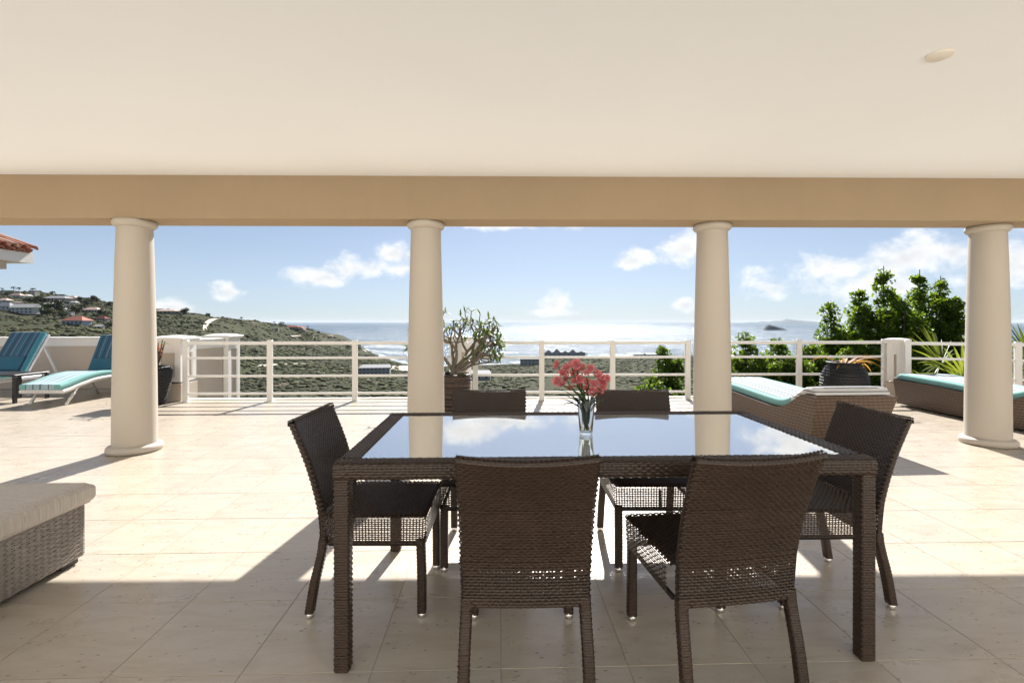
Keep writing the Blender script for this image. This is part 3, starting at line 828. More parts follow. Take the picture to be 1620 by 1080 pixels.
# ------------------------------------------------------------------ vase and flowers on the table
vp = W(0.333, 2.175, TH-0.002); VB = Vector((vp.x, vp.y, TH-0.0015))
vase = empty('flower_vase', VB, 0, 'clear tapered glass vase holding pink flowers', 'vase')
vb = MB(); vb.lathe([(0.0005,0.0),(0.026,0.0),(0.0285,0.003),(0.0415,0.160),(0.0420,0.1625),(0.0400,0.1625),(0.0385,0.158),(0.0275,0.018),(0.020,0.014),(0.0005,0.013)], 40, caps=False)
vb.build('glass_body', M['glass'], vase)
bq = empty('flower_bouquet', VB+Vector((0,0,0.015)), 0, 'loose bunch of pink lilies with dark leaves in the vase', 'flowers')
def petal_mesh(r, m_name, mat, n_pet=6, open_=0.75):
    V, F, T = [], [], []
    for k in range(n_pet):
        a = 2*pi*k/n_pet+random.uniform(-.12,.12); w = r*(0.34 if k % 2 else 0.24); b = len(V)
        for (t, ww, zz, tint) in ((0.0,0.10,0.0,0.25),(0.45,0.8,0.42,0.35),(0.80,1.0,0.62,0.85),(1.05,0.25,0.52,0.7)):
            for s in (-1,0,1):
                rad = t*r*open_+0.002; x = rad; y = s*w*ww; z = zz*r*(1.15 if s else 1.0)
                V.append((x*cos(a)-y*sin(a), x*sin(a)+y*cos(a), z)); T.append(min(1, max(0, tint+random.uniform(-.12,.12)-(0.25 if s == 0 and k % 2 == 0 else 0))))
        for j in range(3):
            for i in range(2): F.append((b+j*3+i, b+j*3+i+1, b+j*3+4+i, b+j*3+3+i))
    c = np.zeros((len(V),4)); c[:, :3] = np.array(T)[:, None]; c[:, 3] = 1
    return raw_mesh(m_name, V, np.array(F), mat, True, c)
pet_me = [petal_mesh(0.0285, 'blossom', M['petal']) for _ in range(3)]
heads = [(884,578),(890,592),(883,603),(897,584),(905,578),(912,590),(899,600),(909,606),(921,585),(928,592),(916,600),(926,604),(933,583),(917,614),
         (889,611),(943,592),(949,598),(957,600),(946,606),(940,611),(946,620),(936,620),(928,617),(904,616),(949,612),(912,578),(953,607),(896,593)]
for k, (px, py) in enumerate(heads):
    zc = 2.175+random.uniform(-0.045, 0.045)
    h = at(px, py, zc)-bq.location
    h = Vector((h.x, h.y, h.z))
    o = link('blossom', pet_me[k % 3], bq); o.location = h
    out = Vector((h.x, h.y, 0))*3.0+Vector((random.uniform(-.25,.25), -0.35+random.uniform(-.35,.25), random.uniform(0.1,0.5)))
    o.rotation_euler = out.to_track_quat('Z','Y').to_euler(); s = random.uniform(0.78, 1.12); o.scale = (s,s,s)
st = MB()
for k in range(11):
    a = random.uniform(0, 2*pi); rb_ = random.uniform(0.004, 0.017); lean = random.uniform(0.4,1.0)
    a2 = a+pi*0.85+random.uniform(-.5,.5)
    p0 = Vector((rb_*cos(a), rb_*sin(a), 0.005)); p1 = Vector((0.030*lean*cos(a2), 0.030*lean*sin(a2), 0.14))
    h = at(*random.choice(heads), 2.175)-bq.location
    p2 = Vector((p1.x*0.5+h.x*0.5, p1.y*0.6+h.y*0.4, 0.19)); p3 = Vector((h.x, h.y, h.z-0.01))
    st.tube([tuple(v) for v in smooth_path([p0,p1,p2,p3], 5)], 0.0026, 6)
st.build('stem', M['green_stem'], bq)
def blade(mb, p0, d0, L, w, droop, n=7, tint=0.5, fold=0.25, taper=1.6, side=None):
    """a strap leaf: returns vertices, quads, tints"""
    V, T = [], []; p = Vector(p0); d = Vector(d0).normalized()
    for i in range(n+1):
        t = i/n
        sx = d.cross(Vector((0,0,1)))
        sx = sx.normalized() if sx.length > 1e-3 else Vector((1,0,0))
        if side is not None: sx = side
        up = sx.cross(d).normalized(); ww = w*max(0.06, (sin(pi*min(1,(t*0.9+0.12)))**0.7))*0.5 if taper else w*.5
        V += [tuple(p-sx*ww+up*ww*fold*2), tuple(p), tuple(p+sx*ww+up*ww*fold*2)]
        T += [tint+random.uniform(-.08,.08)]*3
        p = p+d*(L/n); d = (d+Vector((0,0,-droop/n))).normalized()
    b = mb['n']; mb['V'] += V; mb['T'] += T
    for i in range(n):
        for s in range(2): q = b+i*3+s; mb['F'].append((q, q+1, q+4, q+3))
    mb['n'] += len(V)
def leafset(): return dict(V=[], F=[], T=[], n=0)
def leaf_build(ls, name, mat, parent=None):
    T = np.clip(np.array(ls['T']), 0, 1); c = np.ones((len(T), 4)); c[:, :3] = T[:, None]
    return link(name, raw_mesh(name, ls['V'], np.array(ls['F']), mat, True, c), parent)
for k in range(14):
    ls = leafset(); a = random.uniform(0, 2*pi) if k > 3 else pi+random.uniform(-.4,.4)
    p0 = Vector((0.022*cos(a), 0.022*sin(a), random.uniform(0.085, 0.135)))
    blade(ls, p0, Vector((cos(a)*0.8, sin(a)*0.5, random.uniform(0.5,1.3))), random.uniform(0.07,0.12), random.uniform(0.013,0.022), random.uniform(0.4,1.4), tint=random.uniform(0.1,0.9))
    leaf_build(ls, 'leaf', M['leaf_stem'], bq)
ls = leafset()
for k in range(22):
    a = random.uniform(0, 2*pi); q_ = random.uniform(0.002,0.018); blade(ls, (q_*cos(a),q_*sin(a),random.uniform(0.004,0.05)), (cos(a)*random.uniform(.05,.22), sin(a)*random.uniform(.05,.22), 1.0), random.uniform(0.07,0.12), 0.014, 0.1, tint=random.uniform(0,0.7))
leaf_build(ls, 'lower_leaves', M['leaf_stem'], bq)

# ------------------------------------------------------------------ grey ottoman at the lower left
ot = empty('ottoman', (-3.15, 1.72, 0), 0, 'grey woven ottoman with thick linen cushion', 'ottoman')
q = W(-2.235, 2.543); OX1, OY1 = q.x+3.15, q.y-1.72; OX0, OY0 = -OX1, -0.95
osec, oper = round_rect(OX1-OX0, OY1-OY0, 0.03, 4)
def obody(u, v):
    a, b = osec(u); return np.stack([(OX0+OX1)/2+a, (OY0+OY1)/2+b, 0.035+0.262*v], -1)
wb = WB(); weave(wb, obody, int(oper/0.034), 24, closed_u=True, amp=0.004, bulge=0.0025, wid=0.82, rib=0.5)
cm = MB(); cm.box(((OX0+OX1)/2,(OY0+OY1)/2,0.165), (OX1-OX0-0.014, OY1-OY0-0.014, 0.25), mi=1); wb.merge(cm)
wb.build('woven_base', [M['wicker_grey'], M['core']], ot)
def cushion(cx, cy, cz, sx, sy, sz, r=0.04, puff=0.012, n=30):
    """soft block: rounded edges, slightly domed top"""
    mb = MB(); g_ = np.concatenate([[-1,-0.995,-0.97,-0.93], np.linspace(-0.86,0.86,n), [0.93,0.97,0.995,1]])
    X, Y = np.meshgrid(g_, g_)
    def prof(a, half):
        d = np.clip((1-np.abs(a))*half/r, 0, 1); return 1-np.sqrt(np.clip(1-(1-d)**2, 0, 1))
    drop = np.clip(np.sqrt(prof(X, sx/2)**2+prof(Y, sy/2)**2), 0, 1)*r
    dome = puff*(1-X**2)*(1-Y**2)
    top = np.stack([cx+X*sx/2, cy+Y*sy/2, cz+sz/2-drop+dome], -1)
    bot = np.stack([cx+X*sx/2, cy+Y*sy/2, cz-sz/2+drop], -1)[:, ::-1]
    mb.grid(top); mb.grid(bot)
    m = len(g_); ring = [(0,i) for i in range(m)]+[(i,m-1) for i in range(1,m)]+[(m-1,i) for i in range(m-2,-1,-1)]+[(i,0) for i in range(m-2,0,-1)]
    A = np.array([top[j,i] for j,i in ring]); B = A.copy(); B[:, 2] = cz-sz/2+r
    mb.grid(np.stack([B, A]), closed_u=True)
    return mb
cu = cushion((OX0+OX1)/2, (OY0+OY1)/2+0.01, 0.352, OX1-OX0+0.05, OY1-OY0+0.03, 0.108, 0.03, 0.006).build('cushion', M['linen'], ot)
for sx in (OX0+0.012, OX1-0.010):
    pp = MB(); pp.tube([(sx+0.024*(1 if sx > 0 else -1), OY0, 0.308),(sx+0.024*(1 if sx > 0 else -1), OY1, 0.308)], 0.004, 6); pp.build('piping', M['linen'], cu)
for sx in (OX0+0.07, OX1-0.07):
    for sy in (OY0+0.07, OY1-0.07): MB().box((sx,sy,0.018), (0.09,0.10,0.036), bev=0.004).build('foot', M['black_metal'], ot)

# ------------------------------------------------------------------ brown wicker daybeds on the right
aqua, pale, wht, gry, navy = (0.165,0.36,0.345), (0.30,0.42,0.45), (0.40,0.43,0.43), (0.085,0.11,0.13), (0.03,0.055,0.10)
def stripes(seq):
    t = sum(w for w, _ in seq); out = []; a = 0
    for w, c in seq: out.append((a/t, c)); a += w
    return out
seat_seq = [(6,aqua),(2.6,gry),(5,wht),(2,pale),(2.6,gry),(4,wht),(2.2,navy),(4,pale),(4,wht),(2.6,gry),(4,wht),(2.2,navy),(3,pale),(5,wht),(2.6,gry),(3,wht),(7,aqua)]
M['daybed_cloth'] = mat_stripe('striped_daybed_cloth', stripes(seat_seq), 0.76, 0,
    bolster=(0.40, [(0.0,(0.62,0.62,0.60)),(0.3,(0.16,0.16,0.17)),(0.42,(0.55,0.55,0.54)),(0.70,(0.24,0.24,0.25)),(0.85,(0.62,0.62,0.60))]))
def make_daybed():
    r = empty('daybed'); L = 2.25
    prof = smooth_path([(0.0,0.545),(0.10,0.545),(0.20,0.53),(0.42,0.40),(0.62,0.345),(0.95,0.350),(1.5,0.375),(2.25,0.395)], 8)
    ys = np.linspace(0, L, 40); zt = np.interp(ys, prof[:, 0], prof[:, 1])
    # body: sides lean out towards the top
    rows = []
    for s in np.linspace(0, 1, 7):
        w0 = 0.355+0.055*s; ye0 = 0.14-0.16*s if True else 0
        z = 0.03+(zt-0.03)*s
        yl = np.where(ys < 0.3, ys+(ye0)*(1-ys/0.3), ys)
        left = np.stack([np.full_like(ys, -w0), yl, z], -1); right = np.stack([np.full_like(ys, w0), yl, z], -1)[::-1]
        nx = np.linspace(-1, 1, 8)[1:-1]
        far = np.stack([nx*w0, np.full(6, L), np.full(6, z[-1])], -1); nearr = np.stack([-nx*w0, np.full(6, yl[0]), np.full(6, z[0])], -1)
        rows.append(np.concatenate([left, far, right, nearr]))
    b = MB(); b.grid(np.stack(rows), closed_u=True, smooth=False)
    xs = np.linspace(-0.41, 0.41, 6); X, I = np.meshgrid(xs, np.arange(len(ys)))
    yt = np.where(ys < 0.3, ys+(-0.02)*(1-ys/0.3), ys)
    b.grid(np.stack([X, yt[I], zt[I]-0.004], -1), smooth=False)
    b.build('woven_body', M['weave_brown'], r)
    # mattress follows the body
    ys2 = np.linspace(0.035, L-0.02, 60); zb = np.interp(ys2, prof[:, 0], prof[:, 1])+0.004
    endt = np.clip(np.minimum((ys2-0.035)/0.03, (L-0.02-ys2)/0.05), 0, 1); th = 0.078*np.sqrt(np.clip(1-(1-endt)**2, 0.0, 1)); th = np.maximum(th, 0.012)
    thk = np.where(ys2 < 0.40, 0.85, 1.0); th *= thk
    ring = []
    for (fx, fz) in ((-0.97,0.0),(-1.0,0.25),(-1.0,0.70),(-0.985,0.92),(-0.95,1.0),(-0.7,1.05),(-0.35,1.06),(0,1.06),(0.35,1.06),(0.7,1.05),(0.95,1.0),(0.985,0.92),(1.0,0.70),(1.0,0.25),(0.97,0.0)):
        ring.append(np.stack([np.full_like(ys2, fx*0.375), ys2, zb+th*fz], -1))
    P = np.stack(ring, 1)
    m = MB(); m.grid(P); m.add(P[0], [tuple(range(15))]); m.add(P[-1], [tuple(range(15))[::-1]])
    m.build('mattress', M['daybed_cloth'], r)
    return r
db0 = make_daybed(); dg = 'brown wicker daybeds by the railing'
q = W(3.27, 4.60); db0.location = q; db0.rotation_euler.z = 0.03; tag(db0, 'brown wicker daybed with raised end, between column and dining chair', 'daybed', dg)
db1 = copy_tree(db0); q = W(6.14, 5.02); db1.location = q; db1.rotation_euler.z = -YAW
tag(db1, 'brown wicker daybed partly hidden behind the cream column near the palm', 'daybed', dg)

# ------------------------------------------------------------------ left loungers and side table
blue, dteal, mid = (0.045,0.10,0.165), (0.040,0.145,0.205), (0.15,0.23,0.30)
back_seq = [(4,dteal),(1,navy),(3,blue),(1,mid),(3,dteal),(1,navy),(3,blue),(2,mid),(1,navy),(4,dteal),(1,mid),(3,blue),(1,navy),(3,dteal),(1,mid),(2,blue),(1,navy),(4,(0.07,0.26,0.32))]
M['back_cloth'] = mat_stripe('striped_back_cloth', stripes(back_seq), 0.60, 0)
M['lumbar_cloth'] = mat_stripe('striped_pillow_cloth', stripes([(3,blue),(1,navy),(3,dteal),(1,mid),(4,blue),(1,navy),(3,dteal),(1,mid),(3,blue)]), 0.30, 2)
M['seat_cloth'] = mat_stripe('striped_seat_cloth', stripes([(5,aqua),(1,gry),(5,pale),(1,gry),(5,pale),(1,navy),(6,pale),(1,gry),(4,pale),(6,aqua)]), 0.62, 0)
def back_cushion(parent, W_, L_, loc, tilt, name='back_cushion', mat='back_cloth', th=0.09):
    b = cushion(0, 0, 0, W_, L_, th, 0.035, 0.012, 14)
    o = b.build(name, M[mat], parent); o.location = loc; o.rotation_euler = (tilt, 0, 0); return o
def profile_slab(path, hw, t0, t1, mb, n=50, edge=True):
    pf, L = path_fn(smooth_path(path, 10)); q = pf(np.linspace(0, 1, n)); ring = []
    for fx, fz in ((-0.97,0),(-1,0.3),(-1,0.7),(-0.97,0.95),(-0.9,1.0),(0,1.05),(0.9,1.0),(0.97,0.95),(1,0.7),(1,0.3),(0.97,0)):
        ring.append(np.stack([np.full(n, fx*hw), q[:, 0], q[:, 1]+t0+(t1-t0)*fz], -1))
    P = np.stack(ring, 1); mb.grid(P); m = P.shape[1]
    mb.add(P[0], [tuple(range(m))]); mb.add(P[-1], [tuple(range(m))[::-1]]); return mb
# wave lounger: local y=0 at the foot, +y towards the head
la = empty('wave_lounger', W(-6.98, 7.17), -YAW, 'white woven wave lounger with aqua striped mattress and raised blue back', 'sun lounger')
wave = [(0.0,0.185),(0.15,0.215),(0.45,0.285),(0.75,0.315),(1.0,0.300),(1.3,0.265),(1.45,0.27)]
fr = MB(); profile_slab(wave, 0.335, 0.0, 0.055, fr); fr.build('woven_frame', M['weave_white'], la)
mt = MB(); profile_slab([(-0.02,0.188)]+wave[1:5]+[(1.15,0.275)], 0.31, 0.058, 0.135, mt); mt.build('mattress', M['seat_cloth'], la)
bf = MB(); bf.bar((0,1.22,0.30),(0,1.50,0.96),0.62,0.03); bf.build('back_frame', M['weave_white'], la)
o = back_cushion(la, 0.60, 0.72, (0,1.27,0.685), radians(66)); 
o = back_cushion(la, 0.50, 0.26, (0,1.135,0.50), radians(66), 'lumbar_pillow', 'lumbar_cloth', 0.10)
for sx in (-1,1):
    for (y0, y1) in ((0.10,0.30),(1.30,1.15)): MB().tube([(sx*0.27,y0,0.0),(sx*0.29,y1,0.27)], 0.021, 8).build('leg', M['weave_white'], la)
# plain white plastic lounger
lb = empty('plastic_lounger', W(-8.46, 6.95), -YAW, 'white plastic sun lounger with dark blue striped cushion at the wall', 'sun lounger')
fr = MB(); 
for sx in (-1,1): fr.box((sx*0.33,0.95,0.31),(0.045,2.0,0.06), bev=0.01)
for k in range(9): fr.box((0,0.1+k*0.13,0.315),(0.62,0.06,0.02), bev=0.004)
fr.build('frame', M['white_plastic'], lb)
for sx in (-1,1):
    for y0, y1 in ((0.25,0.10),(0.45,0.62),(1.35,1.18),(1.58,1.80)): MB().bar((sx*0.33,y0,0.29),(sx*0.33,y1,0.0),0.045,0.035,bev=0.006).build('leg', M['white_plastic'], lb)
bf = MB(); 
for sx in (-1,1): bf.bar((sx*0.27,1.20,0.36),(sx*0.27,1.60,1.02),0.04,0.04,bev=0.008); bf.bar((sx*0.27,1.50,0.86),(sx*0.30,1.72,0.34),0.03,0.03)
for k in range(5): bf.bar((-0.25,1.24+k*0.085,0.43+k*0.14),(0.25,1.24+k*0.085,0.43+k*0.14),0.02,0.07)
bf.build('back_frame', M['white_plastic'], lb)
mt = MB(); profile_slab([(0.0,0.34),(0.6,0.34),(1.15,0.35)], 0.29, 0.0, 0.075, mt); mt.build('mattress', M['seat_cloth'], lb)
back_cushion(lb, 0.58, 0.76, (0,1.34,0.735), radians(60))
back_cushion(lb, 0.50, 0.28, (0,1.20,0.54), radians(60), 'lumbar_pillow', 'lumbar_cloth', 0.10)
# black side table
stp = W(-7.86, 7.68); sd = empty('side_table', (stp.x, stp.y, 0), -YAW, 'low black metal side table between the two blue loungers', 'side table')
MB().box((0,0,0.425),(0.50,0.56,0.026), bev=0.004).build('table_top', M['black_metal'], sd)
for sx in (-1,1):
    for sy in (-1,1): MB().box((sx*0.228,sy*0.258,0.206),(0.044,0.044,0.412), bev=0.003).build('leg', M['black_metal'], sd)

# ------------------------------------------------------------------ pots and potted plants
def nub_pot(name, loc, prof, label, cat, mat, rings, per_ring, nub=0.016, rim=None):
    r = empty(name, loc, 0, label, cat)
    MB().lathe(prof, 40, caps=True).build('body', mat, r)
    pr = np.array(prof); L = np.concatenate([[0], np.cumsum(np.linalg.norm(np.diff(pr, axis=0), axis=1))]); L /= L[-1]
    V, F = [], []
    for j in range(rings):
        t = 0.04+0.80*j/rings; rr = np.interp(t, L, pr[:, 0]); z = np.interp(t, L, pr[:, 1])
        dr = np.interp(t+0.02, L, pr[:, 0])-np.interp(t-0.02, L, pr[:, 0]); dz = np.interp(t+0.02, L, pr[:, 1])-np.interp(t-0.02, L, pr[:, 1])
        tl = sqrt(dr*dr+dz*dz)+1e-9; nr, nz = dz/tl, -dr/tl
        for k in range(per_ring):
            a = 2*pi*(k+0.5*(j % 2))/per_ring
            er = Vector((cos(a), sin(a), 0)); et = Vector((-sin(a), cos(a), 0)); n = er*nr+Vector((0,0,nz)); tv = er*(dr/tl)+Vector((0,0,dz/tl))
            c = er*rr+Vector((0,0,z)); wu = pi*rr/per_ring*0.85; wv = nub*0.62; b = len(V)
            V += [tuple(c-et*wu-tv*wv), tuple(c+et*wu-tv*wv), tuple(c+et*wu+tv*wv), tuple(c-et*wu+tv*wv)]
            V += [tuple(c-et*wu*.5-tv*wv*.5+n*nub*.55), tuple(c+et*wu*.5-tv*wv*.5+n*nub*.55), tuple(c+et*wu*.5+tv*wv*.5+n*nub*.55), tuple(c-et*wu*.5+tv*wv*.5+n*nub*.55)]
            F += [(b+4,b+5,b+6,b+7)]+[(b+i,b+(i+1)%4,b+4+(i+1)%4,b+4+i) for i in range(4)]
    o = link('woven_nubs', raw_mesh('woven_nubs', V, np.array(F), mat, False), r)
    tag(o, kind='stuff')
    return r
# round black pot behind the daybed
q = at(1336, 640, 6.98); PB = Vector((q.x, q.y, 0))
nub_pot('round_pot', PB, [(0.17,0.0),(0.22,0.04),(0.285,0.20),(0.305,0.36),(0.29,0.48),(0.24,0.585),(0.195,0.635),(0.205,0.655),(0.235,0.665),(0.23,0.675),(0.19,0.668),(0.17,0.62)], 'squat black ribbed pot with dried orange leaves behind the daybed', 'pot', M['pot_black'], 17, 44)
pl = empty('strap_plant', PB+Vector((0,0,0.60)), 0, 'dried orange strap leaved plant in the squat black pot', 'plant')
for k in range(17):
    ls = leafset(); a = random.uniform(-1.0, 0.7) if k < 10 else random.uniform(0, 2*pi)
    blade(ls, (0.09*cos(a)*random.random(), 0.09*sin(a)*random.random(), 0.0), (cos(a)*0.9, sin(a)*0.7, random.uniform(0.55,1.0)), random.uniform(0.28,0.52), random.uniform(0.035,0.06), random.uniform(0.9,2.2), 8, random.uniform(0.1,1.0), 0.2)
    leaf_build(ls, 'leaf', M['leaf_orange'], pl)
# tall black vase at the left column
q = at(246, 640, 7.30); TV_ = Vector((q.x, q.y, 0))
nub_pot('tall_pot', TV_, [(0.10,0.0),(0.115,0.03),(0.17,0.22),(0.215,0.42),(0.225,0.50),(0.205,0.56),(0.155,0.585),(0.14,0.58),(0.13,0.50)], 'tall black studded vase half hidden by the column', 'pot', M['pot_black'], 20, 36)
pl = empty('red_flower_plant', TV_+Vector((0,0,0.52)), 0, 'spiky plant with coral red flowers in the tall black vase', 'plant')
sm = MB(); tips = []
for k in range(11):
    a = random.uniform(0, 2*pi) if k > 3 else random.uniform(-.6,.4); l = random.uniform(0.25,0.46); ln = random.uniform(0.15,0.45)
    p3 = Vector((cos(a)*ln*l, sin(a)*ln*l, l)); sm.tube([(0,0,0), (cos(a)*ln*l*.6, sin(a)*ln*l*.6, l*.5), tuple(p3)], [0.012,0.010,0.007], 6); tips.append(p3)
sm.build('stem', M['bark'], pl)
red_me = petal_mesh(0.026, 'flower', M['petal_red'], 5)
for k in range(26):
    p3 = random.choice(tips); o = link('flower', red_me, pl); o.location = p3*random.uniform(0.6,1.05)+Vector((random.uniform(-.05,.05),random.uniform(-.05,.05),random.uniform(-.03,.03)))
    o.rotation_euler = (random.uniform(-1,1),random.uniform(-1,1),0)
for k in range(10):
    ls = leafset(); p3 = random.choice(tips); a = random.uniform(0,2*pi)
    blade(ls, p3*random.uniform(.4,.9), (cos(a),sin(a),0.6), 0.12, 0.028, 1.0, 5, random.random()); leaf_build(ls, 'leaf', M['leaf_frangi'], pl)

# frangipani in a banded basket planter
FP = at(717, 650, 6.95); FP = Vector((FP.x, FP.y, 0))
r = empty('basket_planter', FP, 0, 'brown banded basket planter behind the column', 'planter')
MB().lathe([(0.19,0.0),(0.205,0.02),(0.235,0.30),(0.25,0.50),(0.235,0.51),(0.225,0.46)], 36).build('body', M['pot_brown'], r)
for k in range(9):
    z = 0.035+k*0.054; rr = 0.205+0.047*(z/0.5)**0.9
    MB().lathe([(rr,z-0.020),(rr+0.012,z-0.012),(rr+0.013,z+0.012),(rr,z+0.020)], 36, caps=False).build('band', M['pot_brown'], r)
MB().lathe([(0.001,0.47),(0.228,0.465)], 24, caps=False).build('soil', M['soil'], r)
fg = empty('frangipani', FP+Vector((0,0,0.465)), 0, 'bare branched frangipani with sparse leaf tufts in the basket planter', 'plant')
fr_rng = random.Random(23)
bt = MB(); ftips = []
def fork(p, d, L, rad, lvl):
    q = p+d*L*0.55+Vector((fr_rng.uniform(-.055,.055), fr_rng.uniform(-.05,.05), fr_rng.uniform(-.035,.03))); e = q+(d+Vector((0,0,0.18))).normalized()*L*0.5
    bt.tube([tuple(v) for v in smooth_path([p, q, e], 4)], [rad*(1-0.3*i/8) for i in range(9)], 7)
    if lvl == 0 or L < 0.07: ftips.append((e, (e-q).normalized())); return
    nb = 3 if fr_rng.random() < 0.45 else 2; a0 = fr_rng.uniform(0, 2*pi)
    dd = (e-q).normalized(); s = dd.orthogonal().normalized(); t = dd.cross(s)
    for k in range(nb):
        a = a0+2*pi*k/nb+fr_rng.uniform(-.4,.4); sp = fr_rng.uniform(0.5,1.05)
        nd = (dd+(s*cos(a)+t*sin(a))*sp); nd.z = max(nd.z, -0.05); nd.normalize()
        fork(e, nd, L*fr_rng.uniform(0.62,0.86), rad*0.68, lvl-1)
mains = [((-0.95,-0.1,0.80),0.42),((0.9,0.2,0.62),0.42),((0.75,-0.3,0.5),0.40),((-0.25,0.25,0.95),0.26),((0.10,-0.15,0.95),0.30),((0.50,0.15,0.75),0.36),((0.85,-0.1,0.42),0.40),((0.62,-0.35,0.25),0.30),((0.95,0.1,0.2),0.34)]
bt.tube([(0,0,-0.05),(0.01,0,0.06),(0.0,0.01,0.14)], [0.050,0.045,0.042], 9)
for dv, L in mains: fork(Vector((dv[0]*0.02, dv[1]*0.02, 0.10)), Vector(dv).normalized(), L*0.78, 0.027, 3)
bt.build('branches', M['bark_grey'], fg)
ls = leafset()
for (e, d) in ftips:
    if fr_rng.random() < 0.30 and e.x < 0.1: continue
    for k in range(fr_rng.randint(3, 6)):
        a = fr_rng.uniform(0, 2*pi); s = d.orthogonal().normalized(); t = d.cross(s)
        blade(ls, e, d*0.6+(s*cos(a)+t*sin(a))*0.8, fr_rng.uniform(0.05,0.13), fr_rng.uniform(0.02,0.036), 0.5, 4, fr_rng.random())
leaf_build(ls, 'leaves', M['leaf_frangi'], fg)
wm = petal_mesh(0.026, 'flower', M['petal_white'], 5)
for (e, d) in fr_rng.sample(ftips, 12):
    for k in range(2):
        o = link('flower', wm, fg); o.location = e+Vector((fr_rng.uniform(-.03,.03), fr_rng.uniform(-.03,.03), fr_rng.uniform(-.01,.03))); o.rotation_euler = (fr_rng.uniform(0.2,1.4), 0, fr_rng.uniform(0,6))
# small bright bromeliad on the planter rim
br = empty('bromeliad', FP+Vector((0.13,-0.13,0.47)), 0, 'small yellow green rosette plant at the foot of the frangipani', 'plant')
for k in range(15):
    ls = leafset(); a = 2*pi*k/15+random.uniform(-.2,.2)
    blade(ls, (0,0,-0.01), (cos(a),sin(a),random.uniform(0.5,1.5)), random.uniform(0.09,0.15), 0.022, 1.3, 5, random.uniform(0.6,1)); leaf_build(ls, 'leaf', M['leaf_palm'], br)

# ------------------------------------------------------------------ terrain: hillside, coastal plain, shore
SEA_Z = EYE-70.0
cols_ = {
 -700:[(100,600),(280,520),(420,490),(560,468),(680,450),(820,430)],
 -300:[(100,610),(250,545),(400,508),(560,480),(700,462),(850,447)],
 0:   [(100,625),(250,556),(400,523),(550,498),(700,476),(850,460)],
 60:  [(100,625),(250,560),(400,526),(550,502),(700,480),(850,462)],
 130: [(100,630),(250,566),(400,533),(550,508),(700,487),(850,471)],
 185: [(100,635),(250,575),(400,541),(550,516),(700,496),(840,482)],
 250: [(100,640),(250,590),(400,553),(550,524),(680,504),(800,489)],
 310: [(100,650),(260,620),(400,576),(540,538),(670,512),(780,496)],
 345: [(100,660),(280,638),(420,592),(560,552),(680,523),(770,502)],
 400: [(100,665),(280,640),(440,600),(580,562),(740,532),(860,507)],
 430: [(100,665),(280,641),(450,601),(600,569),(780,537),(900,511)],
 480: [(100,668),(280,641),(450,603),(610,575),(820,545),(1000,519)],
 530: [(100,670),(280,641),(450,604),(620,580),(900,556),(1250,535)],
 560: [(100,670),(280,641),(450,605),(640,583),(940,561),(1350,543)],
 576: [(100,670),(280,641),(450,605),(640,583),(900,565),(1250,551.5)],
 606: [(100,670),(280,641),(450,605),(620,584),(780,573),(938,566)],
 645: [(100,670),(280,641),(450,606),(600,589),(700,582),(795,576)],
 700: [(100,670),(280,641),(450,606),(580,593),(680,585),(772,578.5)],
 830: [(100,670),(280,641),(450,606),(580,592),(680,583),(800,575)],
 862: [(100,670),(280,641),(450,605),(600,588),(760,574),(980,563)],
 960: [(100,670),(280,641),(450,605),(600,588),(760,574),(985,563)],
 1100:[(100,670),(280,641),(450,604),(600,588),(800,572),(1005,562)],
 1700:[(100,670),(280,641),(450,604),(600,588),(800,572),(1005,562)],
 2400:[(100,670),(280,641),(450,604),(600,588),(800,572),(1005,562)],
}
keys = sorted(cols_); KP = np.array(keys, float)
KZ = np.array([[p[0] for p in cols_[k]] for k in keys], float)
KH = np.array([[-(p[1]-509)*p[0]/FOC for p in cols_[k]] for k in keys], float)
def vnoise(x, y, seed=0):
    """cheap value noise, arrays"""
    xi = np.floor(x).astype(np.int64); yi = np.floor(y).astype(np.int64); fx = x-xi; fy = y-yi
    fx = fx*fx*(3-2*fx); fy = fy*fy*(3-2*fy)
    def h(a, b):
        n = (a*374761393+b*668265263+seed*1442695041) & 0xffffffff
        n = ((n ^ (n >> 13))*1274126177) & 0xffffffff
        return ((n ^ (n >> 16)) & 0xffff)/65535.0
    return (h(xi,yi)*(1-fx)+h(xi+1,yi)*fx)*(1-fy)+(h(xi,yi+1)*(1-fx)+h(xi+1,yi+1)*fx)*fy
def fbm(x, y, seed=0, o=4):
    s = 0; a = 0.5; f = 1.0
    for k in range(o): s = s+a*vnoise(x*f, y*f, seed+k); a *= 0.5; f *= 2.03
    return s
